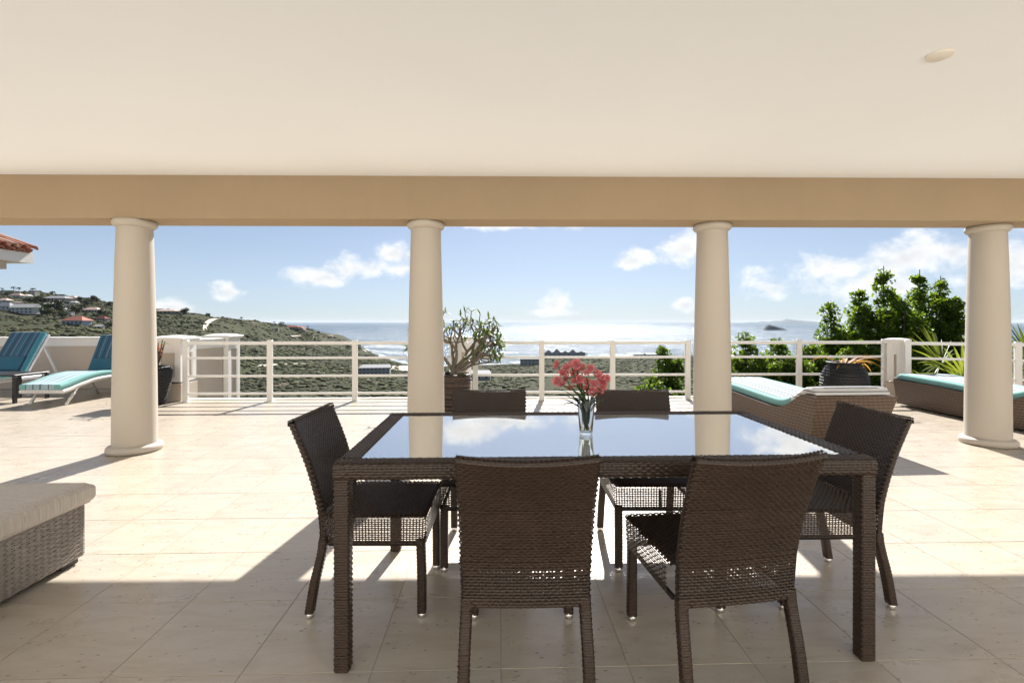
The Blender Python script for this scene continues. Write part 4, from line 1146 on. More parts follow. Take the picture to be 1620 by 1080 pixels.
def terrain(px, zc):
    """height (world z) of the land at image column px, depth zc; arrays"""
    px = np.asarray(px, float); zc = np.asarray(zc, float)
    i = np.clip(np.searchsorted(KP, px)-1, 0, len(KP)-2); f = np.clip((px-KP[i])/(KP[i+1]-KP[i]), 0, 1)
    f = f*f*(3-2*f)*0.5+f*0.5
    Z = KZ[i]*(1-f[..., None])+KZ[i+1]*f[..., None]; H = KH[i]*(1-f[..., None])+KH[i+1]*f[..., None]
    Z0 = np.broadcast_to(np.array([7.0, 25.0]), Z.shape[:-1]+(2,)); H0 = np.broadcast_to(np.array([-3.4, -7.0]), Z0.shape)
    last = H[..., -1]
    hillf = np.clip((last+66)/20, 0, 1)
    Ze = np.stack([Z[..., -1]*(1.05+0.35*hillf), Z[..., -1]*(1.10+0.9*hillf)], -1)
    He = np.stack([last*(1-0.12*hillf)-7*hillf-4*(1-hillf), np.full_like(last, -90.0)], -1)
    Z = np.concatenate([Z0, Z, Ze], -1); H = np.concatenate([H0, H, He], -1)
    out = np.full(zc.shape, -90.0); n = Z.shape[-1]
    for k in range(n-1):
        a, b = Z[..., k], Z[..., k+1]; t = np.clip((zc-a)/(b-a), 0, 1)
        inside = (zc >= a) & (zc <= b); out = np.where(inside, H[..., k]*(1-t)+H[..., k+1]*t, out)
    out = np.where(zc < Z[..., 0], H[..., 0], out)
    xc = (px-810)/FOC*zc
    bumpy = (fbm(xc/55, zc/55, 3)-0.47)*np.clip((zc-40)/400, 0, 1)*9*np.clip((out+69)/6, 0, 1)
    bumpy *= np.where(px > 620, 0.35, 1.0)
    return EYE+out+bumpy
pxs = np.linspace(-650, 2300, 330); zcs = np.concatenate([np.geomspace(8.0, 60, 18)[:-1], np.geomspace(60, 2600, 190)])
PX, ZC = np.meshgrid(pxs, zcs); H = terrain(PX, ZC); XC = (PX-810)/FOC*ZC
P = np.stack([XC*cos(YAW)+ZC*sin(YAW), ZC*cos(YAW)-XC*sin(YAW), H], -1)
nv, nu = PX.shape
idx = (np.arange(nv-1)[:, None]*nu+np.arange(nu-1)[None, :]).ravel()
land = link('hillside', raw_mesh('hillside', P.reshape(-1,3), np.stack([idx, idx+1, idx+nu+1, idx+nu], 1), M['ground'], True)); tag(land, kind='structure')
# the slope under and beside the house
sl = MB(); sl.grid(np.array([[[-60,-40,-3.5],[60,-40,-3.5]],[[-60,8.5,-3.6],[60,8.5,-3.6]]], float)); tag(sl.build('ground', M['ground']), kind='structure')
# sea sheet out to the horizon
R = np.concatenate([[50], np.geomspace(200, 60000, 40)]); A = np.linspace(-1.35, 1.35, 60)
RR, AA = np.meshgrid(R, A); P = np.stack([RR*np.sin(AA), RR*np.cos(AA), np.full_like(RR, SEA_Z)], -1)
nv, nu = RR.shape; idx = (np.arange(nv-1)[:, None]*nu+np.arange(nu-1)[None, :]).ravel()
sea = link('sea', raw_mesh('sea', P.reshape(-1,3), np.stack([idx, idx+1, idx+nu+1, idx+nu], 1)[:, ::-1], M['sea'], True)); tag(sea, kind='structure')

def ground_hit(px, py, z_lo=70.0, z_hi=2400.0):
    """first land under the sight line through a photo pixel"""
    zc = np.geomspace(z_lo, z_hi, 1500); h = terrain(np.full_like(zc, px), zc); ray = EYE+(509-py)/FOC*zc
    k = np.argmax(h >= ray)
    if not (h >= ray).any(): k = int(np.argmin(ray-h))
    z = zc[k]; return z, W((px-810)/FOC*z, z, float(h[k]))

# surf: foam sheets lying a few centimetres over the water
def foam_strip(pts, zoff=0.06):
    V = [tuple(W((px-810)/FOC*zc, zc, SEA_Z+zoff)) for px, py, zc in [(a, b, 70*FOC/(b-509)) for a, b in pts]]
    return V
fb = MB()
for top_, bot_ in (
    ([(576,547),(590,545.5),(612,545.5),(640,547),(660,549)], [(576,549),(590,550),(612,550),(640,550),(660,551)]),
    ([(585,553.5),(610,554.5),(640,556),(670,557.5)], [(585,556),(610,559),(640,561),(670,562)]),
    ([(574,549),(590,554),(605,560),(622,567),(645,572),(700,574),(800,573),(840,571)], [(580,556),(594,563),(606,568),(622,575),(645,577),(700,579),(800,578.5),(840,575)]),
    ([(760,557),(790,556.5),(820,557)], [(760,559),(790,559.5),(820,559)]),
    ([(930,559),(960,559),(1000,558.5),(1040,558)], [(930,563),(960,564),(1000,563),(1040,562.5)])):
    n = len(top_); V = foam_strip(top_)+foam_strip(bot_)
    fb.add(V, [(i, i+1, n+i+1, n+i) for i in range(n-1)])
tag(fb.build('surf_foam', M['foam']), 'white surf breaking along the beach below', 'surf', kind='stuff')

def drape(name, pts, mat, kind='structure', label=None, cat=None, lift=0.5):
    """ribbon on the land given left and right pixels"""
    b = MB(); V = []
    for (xa, xb, y) in pts:
        for x in (xa, xb):
            z, p_ = ground_hit(x, y); V.append((p_.x, p_.y, p_.z+lift))
    b.add(V, [(2*i, 2*i+1, 2*i+3, 2*i+2) for i in range(len(pts)-1)]); o = b.build(name, mat); tag(o, label, cat, kind=kind); return o
drape('hill_road', [(322,328,523),(321,327,519),(322,330,514),(324,334,510),(330,341,506),(338,350,504)], M['sand'])
drape('sand_lot', [(612,660,579),(612,664,583),(612,668,588)], M['sand'])
drape('dirt_track', [(404,418,580),(410,440,577.5),(430,470,576),(460,500,575)], M['sand'])
drape('bare_patch', [(460,482,531),(462,496,533),(470,500,535.5)], M['sand'])
drape('shore_path', [(572,600,552),(580,604,557),(588,606,561)], M['sand'])

# scrub on the slopes: low bushes, one mass nobody could count
def ico_dome():
    V = [(0,0,1)]; F = []
    for (r_, z_, n_, o_) in ((0.72,0.72,6,0),(1.0,0.22,6,0.5),(0.86,-0.25,6,0)):
        for k in range(n_): a = 2*pi*(k+o_)/n_; V.append((r_*cos(a), r_*sin(a), z_))
    for k in range(6): F.append((0, 1+k, 1+(k+1) % 6))
    for ring in (0, 1):
        a0, b0 = 1+6*ring, 7+6*ring
        for k in range(6):
            k2 = (k+1) % 6
            if ring == 0: F += [(a0+k, b0+k, a0+k2), (a0+k2, b0+k, b0+k2)]
            else: F += [(a0+k, b0+k, b0+k2), (a0+k, b0+k2, a0+k2)] 
    return np.array(V), np.array(F)
DV, DF = ico_dome()
def scatter_scrub(n, px0, px1, z0, z1, smin, smax, seed):
    r_ = np.random.default_rng(seed)
    px = r_.uniform(px0, px1, n); zc = np.sqrt(r_.uniform(z0**2, z1**2, n)); h = terrain(px, zc); xc = (px-810)/FOC*zc
    dens = fbm(xc/38, zc/38, 11)
    keep = (h > SEA_Z+1.2) & (dens+r_.uniform(-.16,.16,n) > 0.36)
    ysc = 509-(h-EYE)/zc*FOC
    keep &= (ysc < 640) & (px > -40) & (px < 1660)
    px, zc, h, xc = px[keep], zc[keep], h[keep], xc[keep]; m = len(px)
    s = r_.uniform(smin, smax, m)*r_.choice([0.55,0.7,0.85,1.0,1.3,2.1], m); a = r_.uniform(0, 2*pi, m)
    jit = r_.uniform(0.72, 1.28, (m, len(DV), 1))
    V = DV[None]*jit
    ca, sa = np.cos(a)[:, None], np.sin(a)[:, None]
    X = (V[..., 0]*ca-V[..., 1]*sa)*s[:, None]; Y = (V[..., 0]*sa+V[..., 1]*ca)*s[:, None]; Z = V[..., 2]*s[:, None]*r_.uniform(0.34,0.68,(m,1))
    wx_ = xc*cos(YAW)+zc*sin(YAW); wy_ = zc*cos(YAW)-xc*sin(YAW)
    out = np.stack([X+wx_[:, None], Y+wy_[:, None], Z+h[:, None]], -1).reshape(-1, 3)
    F = (DF[None]+(np.arange(m)*len(DV))[:, None, None]).reshape(-1, 3)
    patch = 0.6*fbm(xc/110, zc/110, 29)+0.4*fbm(xc/30, zc/30, 41)
    tint = np.clip(0.5+2.6*(patch-0.47)+r_.normal(0, 0.24, m), 0, 1); c = np.ones((m, len(DV), 4)); c[..., :3] = tint[:, None, None]
    return out, F, c.reshape(-1, 4)
parts = [scatter_scrub(34000, -60, 720, 200, 1000, 0.8, 1.8, 1), scatter_scrub(20000, 560, 1240, 230, 1010, 0.7, 1.5, 2), scatter_scrub(2600, -60, 1240, 60, 280, 0.5, 1.2, 3), scatter_scrub(900, 430, 600, 900, 1350, 1.5, 3.0, 4)]
V = np.concatenate([p_[0] for p_ in parts]); Cc = np.concatenate([p_[2] for p_ in parts]); Fs = []; n = 0
for p_ in parts: Fs.append(p_[1]+n); n += len(p_[0])
scrub = link('scrub_vegetation', raw_mesh('scrub_vegetation', V, np.concatenate(Fs), M['scrub'], True, Cc)); tag(scrub, 'dense olive green scrub covering the slopes and coastal plain', 'scrub', kind='stuff')

# ------------------------------------------------------------------ leafy trees
def leaf_cloud(centres, radii, n_each, size, seed, squash=0.8, flat=0.3):
    """many small folded leaf quads spread through balls"""
    r_ = np.random.default_rng(seed); Vs, Fs, Ts = [], [], []; n0 = 0
    for c, r, m in zip(centres, radii, n_each):
        d = r_.normal(0, 1, (m, 3)); d /= np.linalg.norm(d, axis=1, keepdims=True)
        p = np.array(c)+d*(r*r_.uniform(0.25, 1.0, (m, 1))**0.5)*np.array([1,1,squash])
        ax = d+r_.normal(0, 0.8, (m, 3)); ax /= np.linalg.norm(ax, axis=1, keepdims=True)
        up = np.array([0,0,1.0])+r_.normal(0, 0.55, (m, 3)); sd_ = np.cross(ax, up); sd_ /= np.linalg.norm(sd_, axis=1, keepdims=True)+1e-9
        s = size*r_.uniform(0.6, 1.25, (m, 1))
        v0 = p-ax*s*0.5; v1 = p+sd_*s*0.36+ax*s*0.05; v2 = p+ax*s*0.55; v3 = p-sd_*s*0.36+ax*s*0.05
        Vs.append(np.stack([v0,v1,v2,v3], 1).reshape(-1,3)); Fs.append(np.arange(n0, n0+4*m).reshape(-1,4)); n0 += 4*m
        t = np.clip(0.5+r_.normal(0, 0.22, m)+r_.uniform(-.12,.12), 0, 1); Ts.append(np.repeat(t, 4))
    T = np.concatenate(Ts); c = np.ones((len(T),4)); c[:, :3] = T[:, None]
    return np.concatenate(Vs), np.concatenate(Fs), c
def leader_tree(px, py_top, zc, spread, leaders, label, seed, leaf=0.090, mat='leaf_tree', low=-2.2, dens=1.0, group=None):
    """tree of upright leaders with leaf clumps; py_top is where its highest tip shows"""
    rr = random.Random(seed)
    base = W((px-810)/FOC*zc, zc, float(terrain(px, zc))); r = empty('leafy_tree', base, 0, label, 'tree', group)
    top = EYE+(509-py_top)/FOC*zc-base.z
    tb = MB(); cen, rad, cnt = [], [], []
    fork_z = max(0.8, top*0.25)
    tb.tube([(0,0,-0.3),(0.05,0,fork_z*.5),(0,0,fork_z)], [0.13,0.10,0.085], 8)
    for (ox, oy, fr_) in leaders:
        tip = Vector((ox*spread, oy*spread*0.7, top*fr_)); st_ = Vector((0,0,fork_z*rr.uniform(0.7,1.0)))
        mid_ = st_.lerp(tip, 0.45)+Vector((ox*spread*0.28, oy*spread*0.2, -0.1))
        path = smooth_path([st_, mid_, tip-(tip-st_)*0.09], 8); tb.tube([tuple(v) for v in path], [0.055*(1-0.8*i/(len(path)-1)) for i in range(len(path))], 6)
        L = (tip-st_).length; zlow = -base.z+low
        m = int(L/0.095)
        for k in range(m):
            t = (k+rr.random())/m; p_ = Vector(path[min(len(path)-1, int(t*(len(path)-1)))])
            if p_.z < zlow: continue
            girth = 0.11+0.66*min(1, (1-t)*1.6)*rr.uniform(0.6,1.1)
            for s in range(3 if t < 0.75 else 2):
                a = rr.uniform(0, 2*pi); rad_o = girth*rr.uniform(0.2,1.0)
                c = p_+Vector((cos(a)*rad_o, sin(a)*rad_o, rr.uniform(-.1,.15)))
                if s == 0 and rr.random() < 0.3: tb.tube([tuple(p_), tuple(c)], [0.012,0.005], 4)
                cen.append(tuple(c)); rad.append(0.09+0.13*rr.random()); cnt.append(int(dens*rr.uniform(24,60)))
    tb.build('trunk', M['bark'], r)
    V, F, c = leaf_cloud(cen, rad, cnt, leaf, seed, 0.8)
    link('crown', raw_mesh('crown', V, F, M[mat], False, c), r)
    return r
tg = 'green trees growing just beyond the railing'
leader_tree(1322, 452, 13.5, 0.60, [(-0.25,0,1.0),(0.5,0.4,0.86),(0.1,-0.6,0.82),(0.9,0.1,0.84),(-0.6,-0.3,0.80)], 'leafy tree with one slim tip standing above the black pot', 31, group=tg)
leader_tree(1398, 392, 13.0, 1.05, [(0.0,0,1.0),(-0.62,0.2,0.90),(-0.85,-0.3,0.82),(0.5,0.3,0.88),(0.25,-0.6,0.85),(-0.3,0.5,0.84),(0.8,-0.3,0.80),(-0.2,-0.5,0.80)], 'tallest leafy tree with pointed leaders, beyond the round pot', 32, group=tg, dens=1.15)
leader_tree(1462, 400, 13.6, 0.95, [(-0.15,0,1.0),(0.62,0.1,0.975),(-0.6,0.3,0.87),(0.25,-0.5,0.88),(0.95,-0.2,0.88),(1.15,0.3,0.82),(0.2,0.6,0.9),(0.6,-0.6,0.83)], 'broad leafy tree with two tall tips beside the fan palm', 33, group=tg, dens=1.15)
leader_tree(1180, 505, 12.5, 0.40, [(0,0,1.0),(-0.55,0.2,0.84),(0.6,-0.2,0.85),(0.2,0.5,0.80)], 'small leafy tree with a rounded tip just right of the third column', 34, group=tg)
leader_tree(1232, 516, 12.8, 0.40, [(0.0,0,1.0),(-0.5,0.2,0.90),(0.5,0.1,0.88),(0.0,-0.5,0.84)], 'small leafy tree behind the lone railing post beside the column', 35, group=tg)
leader_tree(1276, 520, 13.2, 0.40, [(0.1,0,0.97),(-0.5,0.2,0.90),(0.55,0.1,1.0),(0.0,-0.5,0.84)], 'low leafy tree between the railing post and the pot', 36, group=tg)
leader_tree(1054, 530, 14.5, 0.42, [(-0.1,0,1.0),(-0.6,0.2,0.86),(0.5,0.1,0.90),(0.9,-0.2,0.93),(-0.9,-0.2,0.76),(0.1,0.5,0.85)], 'bright green tree beyond the railing left of the third column', 37, mat='leaf_light', group=tg)
leader_tree(1030, 585, 12.5, 0.42, [(-0.1,0,1.0),(-0.7,0.2,0.93),(0.5,0.1,0.97),(0.9,-0.2,0.93),(-0.3,-0.5,0.90)], 'lime green bush below the bright tree, behind the far dining chair', 38, mat='leaf_light', group=tg)
leader_tree(1205, 545, 12.2, 0.45, [(0,0,1.0),(-0.55,0.2,0.95),(0.6,-0.2,0.96),(0.2,0.5,0.93),(-0.2,-0.5,0.9)], 'low leafy bush filling the gap below the rounded tip, right of the third column', 41, group=tg)
leader_tree(1258, 548, 12.4, 0.45, [(0,0,1.0),(-0.55,0.2,0.95),(0.6,-0.2,0.96),(0.2,0.5,0.93),(-0.2,-0.5,0.9)], 'low leafy bush directly behind the lone railing post', 42, group=tg)
leader_tree(1300, 540, 12.6, 0.45, [(0,0,1.0),(-0.55,0.2,0.95),(0.6,-0.2,0.96),(0.2,0.5,0.93),(-0.2,-0.5,0.9)], 'low leafy bush at the left side of the squat black pot', 43, group=tg)
leader_tree(1360, 520, 12.2, 0.6, [(0,0,1.0),(-0.55,0.2,0.95),(0.6,-0.2,0.96),(0.2,0.5,0.93),(-0.2,-0.5,0.9),(0.8,0.3,0.97)], 'leafy bush above the dried orange leaves of the pot', 44, group=tg)
leader_tree(1144, 528, 12.0, 0.35, [(0.2,0,1.0),(-0.55,0.2,0.9),(0.6,-0.2,0.9)], 'narrow leafy tree half hidden by the third column', 39, group=tg)

# ------------------------------------------------------------------ fan palms on the right
def fan(parent, base, target, R_, nseg, seed, tint=0.6):
    rr = random.Random(seed); base = Vector(base); hub = Vector(target); d = (hub-base)
    pb = MB(); pb.tube([tuple(v) for v in smooth_path([base, base+d*0.5+Vector((0,0,0.08)), hub], 5)], [0.016-0.008*i/10 for i in range(11)], 6)
    f = pb.build('petiole', M['green_stem'], parent)
    ls = leafset(); dn = d.normalized(); s = dn.cross(Vector((0,0,1))).normalized(); up = s.cross(dn)
    for k in range(nseg):
        a = (k/(nseg-1)-0.5)*radians(250)+rr.uniform(-.03,.03)
        v = dn*cos(a)+s*sin(a)+up*rr.uniform(-0.05,0.12)
        L = R_*(0.78+0.22*cos(a))*rr.uniform(0.9,1.08)
        blade(ls, hub, v, L, R_*0.075, rr.uniform(0.15,0.55), 6, tint+rr.uniform(-.25,.3), 0.35)
    leaf_build(ls, 'frond', M['leaf_palm'], f)
q = at(1518, 600, 9.3); pr_ = empty('fan_palm', Vector((q.x, q.y, -3.4)), 0, 'yellow green fan palm behind the railing by the last column', 'palm')
MB().tube([(0,0,-0.2),(0.05,0,1.2),(0,0,2.9)], [0.14,0.11,0.09], 10).build('trunk', M['bark'], pr_)
for k, (dx, dy, dz, R_) in enumerate([(-0.55,-0.1,0.35,0.78),(-0.25,-0.35,0.62,0.80),(0.15,-0.2,0.80,0.85),(0.55,0.0,0.60,0.8),(-0.75,0.2,0.05,0.70),(-0.35,-0.55,0.10,0.72),(0.3,-0.5,0.25,0.75),(0.7,-0.2,0.15,0.7),(-0.1,0.3,0.85,0.8),(-0.55,0.35,0.55,0.75)]):
    fan(pr_, (0,0,2.85), (dx, dy, 2.95+dz), R_, 26, 50+k, 0.62)
q = at(1655, 575, 8.6); pr_ = empty('fan_palm', Vector((q.x, q.y, -3.4)), 0, 'fan palm at the far right edge of the view, past the last column', 'palm')
MB().tube([(0,0,-0.2),(0.05,0,1.2),(0,0,3.1)], [0.14,0.11,0.09], 10).build('trunk', M['bark'], pr_)
for k, (dx, dy, dz, R_) in enumerate([(-0.25,-0.1,0.70,0.62),(0.3,-0.2,0.65,0.7),(0.0,0.3,0.85,0.7),(0.5,0.1,0.4,0.7)]): fan(pr_, (0,0,3.05), (dx, dy, 3.15+dz), R_, 24, 80+k, 0.5)
q = at(1640, 610, 7.6); pr_ = empty('red_leaf_plant', Vector((q.x, q.y, -0.9)), 0, 'orange red strap leaved plant behind the end railing post', 'plant')
MB().tube([(0,0,-2.6),(0.02,0,0.4),(0,0,1.1)], [0.06,0.04,0.03], 8).build('stem', M['bark'], pr_)
for k in range(26):
    ls = leafset(); a = random.uniform(0, 2*pi); blade(ls, (0,0,random.uniform(0.7,1.2)), (cos(a),sin(a),random.uniform(0.5,1.6)), random.uniform(0.35,0.6), 0.05, random.uniform(0.8,1.8), 7, random.random()); leaf_build(ls, 'leaf', M['leaf_red'], pr_)

# ------------------------------------------------------------------ neighbour's roof corner at the left
def neighbour():
    XE = 11.0; fr_ = W(-XE, 0)  # local frame: +x right, +y away (viewer's frame)
    r = empty('tiled_pavilion', (0,0,0), -YAW, 'corner of a pavilion roof with red barrel tiles and cream fascia', 'pavilion')
    ye = 11.08; z0 = 2.585
    sl = 0.36
    b = MB(); b.box((-XE, (ye+7.0)/2, z0+0.115), (0.05, ye-7.0, 0.23)); b.build('fascia', M['render_white'], r)
    b = MB(); b.box((-XE-0.62, (ye+7.0)/2-0.03, z0+0.012), (1.18, ye-7.06, 0.02)); b.build('soffit', M['render_white'], r)
    b = MB(); b.box((-XE-2.0, ye-0.02, z0+0.115), (3.9, 0.04, 0.23)); b.build('end_fascia', M['render_white'], r)
    b = MB(); b.box((-XE-0.52, ye-0.55, z0-0.09), (0.86, 0.16, 0.18)); b.build('tie_beam', M['render_beige'], r)
    b = MB(); b.box((-XE-0.78, ye-0.55, (z0-0.18-4.0)/2), (0.24, 0.24, z0-0.18+4.0)); b.build('post', M['render_white'], r)
    deck = MB(); deck.add([(-XE+0.02,7.0,z0+0.235),(-XE+0.02,ye,z0+0.235),(-XE-4,ye,z0+0.235+4*sl),(-XE-4,7.0,z0+0.235+4*sl),(-XE+0.02,7.0,z0+0.215),(-XE+0.02,ye,z0+0.215),(-XE-4,ye,z0+0.215+4*sl),(-XE-4,7.0,z0+0.215+4*sl)], [(0,1,2,3),(7,6,5,4),(1,5,6,2),(0,4,5,1),(3,2,6,7),(0,3,7,4)])
    roof = deck.build('roof', M['roof'], r)
    def barrel(up):
        n = 7; V, F = [], []; L = 0.46
        for i, (x_, rr) in enumerate(((0.0,0.098),(-L,0.082))):
            for s_, rad in ((0, rr), (1, rr-0.013)):
                for k in range(n):
                    a = pi*k/(n-1); V.append((x_, -cos(a)*rad, (sin(a)*rad)*(1 if up else -1)))
        g_ = lambda i, s_, k: (i*2+s_)*n+k
        for k in range(n-1):
            F += [(g_(0,0,k),g_(0,0,k+1),g_(1,0,k+1),g_(1,0,k)), (g_(0,1,k+1),g_(0,1,k),g_(1,1,k),g_(1,1,k+1)), (g_(0,0,k+1),g_(0,0,k),g_(0,1,k),g_(0,1,k+1)), (g_(1,0,k),g_(1,0,k+1),g_(1,1,k+1),g_(1,1,k))]
        return MB().add(V, F, 0, True).mesh('roof_tile', M['roof'])
    cov, pan = barrel(True), barrel(False); tl = math.atan(sl)
    for j in range(18):
        y = ye-0.05-j*0.222
        for i in range(9):
            lift = i*0.400
            for me_, dy, dz in ((cov,0.0,0.085),(pan,-0.111,0.105)):
                t = link('roof_tile', me_, roof); x = -XE+0.10-lift*cos(tl)
                t.location = (x, y+dy+random.uniform(-.006,.006), z0+0.235+dz+(lift-0.1)*sin(tl)+0.02*(0 if me_ is pan else 1)); t.rotation_euler = (0, tl+0.035, random.uniform(-.02,.02))
neighbour()

# ------------------------------------------------------------------ buildings on the hillside and coast
def house(px, py, w_px, h_px, label, wall='house_white', roof='roof_grey', style='hip', rot=0.0, deep=0.7, wins=3, name='house', storeys=1, roof_px=None):
    """py is the image row of its foot; sizes in photo pixels at its distance"""
    zc, p_ = ground_hit(px, py); k = zc/FOC; w = w_px*k; h = max(2.4, h_px*k); d = w*deep
    r = empty(name, (p_.x, p_.y, p_.z-1.0), -YAW+rot, label, 'house')
    H = h+1.0
    b = MB(); b.box((0,0,H/2), (w,d,H)); b.build('wall', M[wall], r)
    o_ = 0.06*w; rh = (roof_px*k if roof_px else 0.22*w)
    rb_ = MB(); x, y = w/2+o_, d/2+o_
    if style == 'hip':
        rx = max(0.1, x-y); V = [(-x,-y,H),(x,-y,H),(x,y,H),(-x,y,H),(-rx,0,H+rh),(rx,0,H+rh)]
        rb_.add(V, [(0,1,5,4),(1,2,5),(2,3,4,5),(3,0,4),(3,2,1,0)])
    elif style == 'gable':
        V = [(-x,-y,H),(x,-y,H),(x,y,H),(-x,y,H),(-x,0,H+rh),(x,0,H+rh)]; rb_.add(V, [(0,1,5,4),(1,2,5),(2,3,4,5),(3,0,4),(3,2,1,0)])
    elif style == 'cross':
        V = [(-x,-y,H),(x,-y,H),(x,y,H),(-x,y,H),(0,-y,H+rh),(0,y,H+rh)]; rb_.add(V, [(0,1,4),(1,2,5,4),(2,3,5),(3,0,4,5),(3,2,1,0)])
    else:
        rb_.box((0,0,H+0.12), (w+2*o_*0.5, d+2*o_*0.5, 0.24))
    rb_.build('roof', M[roof], r)
    sh = (H-1.0)/storeys
    for s in range(storeys):
        for i in range(wins):
            wx_ = -w/2+w*(i+0.5)/wins; ww = w/wins*0.42; wh = sh*0.48
            f = MB().box((wx_, -d/2-0.03, 1.0+sh*s+sh*0.52), (ww, 0.06, wh)).build('window', M['window'], r)
    return r
house(9, 490, 26, 5.5, 'long cream house with wide grey hipped roof at the far left', roof='roof_grey', wins=4, deep=.5)
house(42, 496, 34, 9, 'large white villa with shallow gabled roof and balconies', style='gable', roof='roof_white', wins=5, storeys=2, deep=.45, roof_px=6)
house(27, 471, 18, 3.5, 'low pink roofed house just under the ridge palms', roof='roof_pink', wins=3, deep=.5)
house(12, 463, 16, 3.2, 'white flat house on the ridge at far left', style='flat', roof='roof_white', wins=2, deep=.5)
house(8, 479, 16, 4, 'small pink house above the long grey roof', roof='roof_pink', wins=2)
house(54, 468, 10, 8, 'pale square tower house on the ridge crest', 'house_cream', 'roof_white', 'flat', wins=2, storeys=2, deep=.8, name='tower_house')
house(44, 472, 10, 4, 'tiny white gabled house below the tower house', style='cross', roof='roof_white', wins=1)
house(92, 477, 34, 5, 'long house with broad slate grey roof on the upper slope', 'house_cream', 'roof_grey', wins=6, deep=.4, roof_px=4)
house(115, 475, 14, 4, 'brown roofed house beside the long slate roof', 'house_cream', 'roof_pink', wins=3, deep=.6)
house(80, 485, 14, 4, 'white cottage half hidden among hillside trees', wins=2, roof='roof_white')
house(106, 487, 15, 5.5, 'white flat roofed house with broad front in mid slope', style='flat', roof='roof_white', wins=3, deep=.6)
house(118, 482, 10, 3.5, 'little white house above the flat roofed one', roof='roof_white', wins=2)
house(30, 482, 9, 3, 'small pink gabled shed on the brushy slope', style='gable', roof='roof_pink', wins=1)
house(102, 493, 8, 4, 'narrow white house with open porch', roof='roof_white', wins=1)
house(111, 499, 9, 5.5, 'white cube house just above the red roofed villa', style='flat', roof='roof_white', wins=1)
house(122, 514, 32, 7, 'pale blue villa under a bright red hipped roof', 'house_blue', 'roof_red', wins=5, deep=.55, roof_px=7)
house(147, 495, 24, 5, 'white house with dusty pink roof near the column', roof='roof_pink', wins=5, deep=.5, roof_px=4)
house(161, 508, 17, 4, 'cream house with dark maroon roof', 'house_cream', 'roof_dark', wins=4, deep=.5)
house(157, 520, 11, 4, 'white garden house lowest on the slope by the column', roof='roof_white', style='gable', wins=2)
house(172, 508, 12, 3, 'low cream annex right beside the column edge', 'house_cream', 'roof_white', 'flat', wins=2)
house(265, 495, 30, 3, 'long pale house lying along the ridge right of the column', 'house_cream', 'roof_pink', wins=5, deep=.35, roof_px=2.5)
house(463, 520, 22, 2.6, 'headland villa with long dark red roof', 'house_cream', 'roof_dark', wins=5, deep=.5, roof_px=2.6)
house(473, 522, 17, 3, 'headland villa with terracotta roof facing the sea', 'house_white', 'roof_red', wins=5, deep=.6, roof_px=3)
house(438.5, 523, 5, 4, 'white cube hut on the headland slope', style='flat', roof='roof_white', wins=1)
house(435, 514, 8, 1.8, 'small white house on the headland crest by a palm', roof='roof_white', wins=2)
house(480, 525, 7, 3, 'cream cottage just below the terracotta villa', 'house_cream', 'roof_pink', wins=1)
house(522, 533.5, 8, 2.2, 'last white house near the headland tip', roof='roof_pink', wins=2)

def concrete_block(px, py, w_px, h_px, label, bays, gables=(), deep=0.35, rot=0.0, storeys=2, zc=None, base_drop=2.0, sloped=False):
    z_, p_ = ground_hit(px, py) if zc is None else (zc, at(px, py, zc)); k = z_/FOC; w, h = w_px*k, h_px*k; d = w*deep
    r = empty('concrete_shell', (p_.x, p_.y, p_.z-base_drop), -YAW+rot, label, 'building', 'unfinished grey buildings on the coast'); H = h+base_drop
    MB().box((0,0,H/2), (w,d,H)).build('wall', M['concrete'], r)
    rf = MB()
    if sloped:
        rf.add([(-w/2-0.6,-d/2-0.6,H+0.05),(w/2+0.6,-d/2-0.6,H+0.05),(w/2-1.5,d/2,H+0.35*h),(-w/2+3.0,d/2,H+0.35*h),(-w/2-0.6,d/2+0.6,H),(w/2+0.6,d/2+0.6,H)], [(0,1,2,3),(0,3,4),(1,5,2),(3,2,5,4),(0,4,5,1)])
    else: rf.box((0,0,H+0.2), (w+0.8,d+0.8,0.4))
    rf.build('roof', M['roof_grey'], r)
    for (cx, gw, gh) in gables:
        g_ = MB(); X0, ww, hh = cx*w, gw*w, gh*h
        g_.prism([(X0-ww/2,H-0.3*h),(X0+ww/2,H-0.3*h),(X0+ww/2,H+hh*0.12),(X0,H+hh),(X0-ww/2,H+hh*0.12)], -d/2-0.8, -d/2+ww*0.8, 'y'); g_.build('gable', M['concrete'], r)
    for s in range(storeys):
        for i in range(bays):
            x = -w/2+w*(i+0.5)/bays; MB().box((x, -d/2-0.05, base_drop+h*(s+0.5)/storeys), (w/bays*0.36, 0.12, h/storeys*0.42)).build('window', M['shell_opening'], r)
    for i in range(bays+1):
        x = -w/2+w*i/bays; MB().box((x*0.985, -d/2-0.25, H/2), (w*0.012, 0.5, H-0.1)).build('pier', M['concrete'], r)
    return r
concrete_block(593, 592, 48, 11, 'grey unfinished block with sloping roof on the plain, left of second column', 8, rot=0.12, sloped=True)
concrete_block(758, 600, 36, 10, 'low grey shell building beside the frangipani', 3, storeys=1, deep=.6, sloped=True)
concrete_block(838, 577.5, 30, 10, 'pale two storey concrete shell on the shore above the flowers', 5, deep=.4)
concrete_block(892, 565, 66, 8, 'long ruined concrete resort with pointed gables at the water', 9, [(-0.38,0.14,0.5),(-0.18,0.16,0.75),(0.02,0.12,0.35),(0.20,0.16,0.65),(0.40,0.12,0.3)], deep=.2)
concrete_block(1022, 564, 36, 3.5, 'distant low grey building at the shore near the bright tree', 6, [(-0.1,0.12,0.8)], deep=.3, storeys=1)

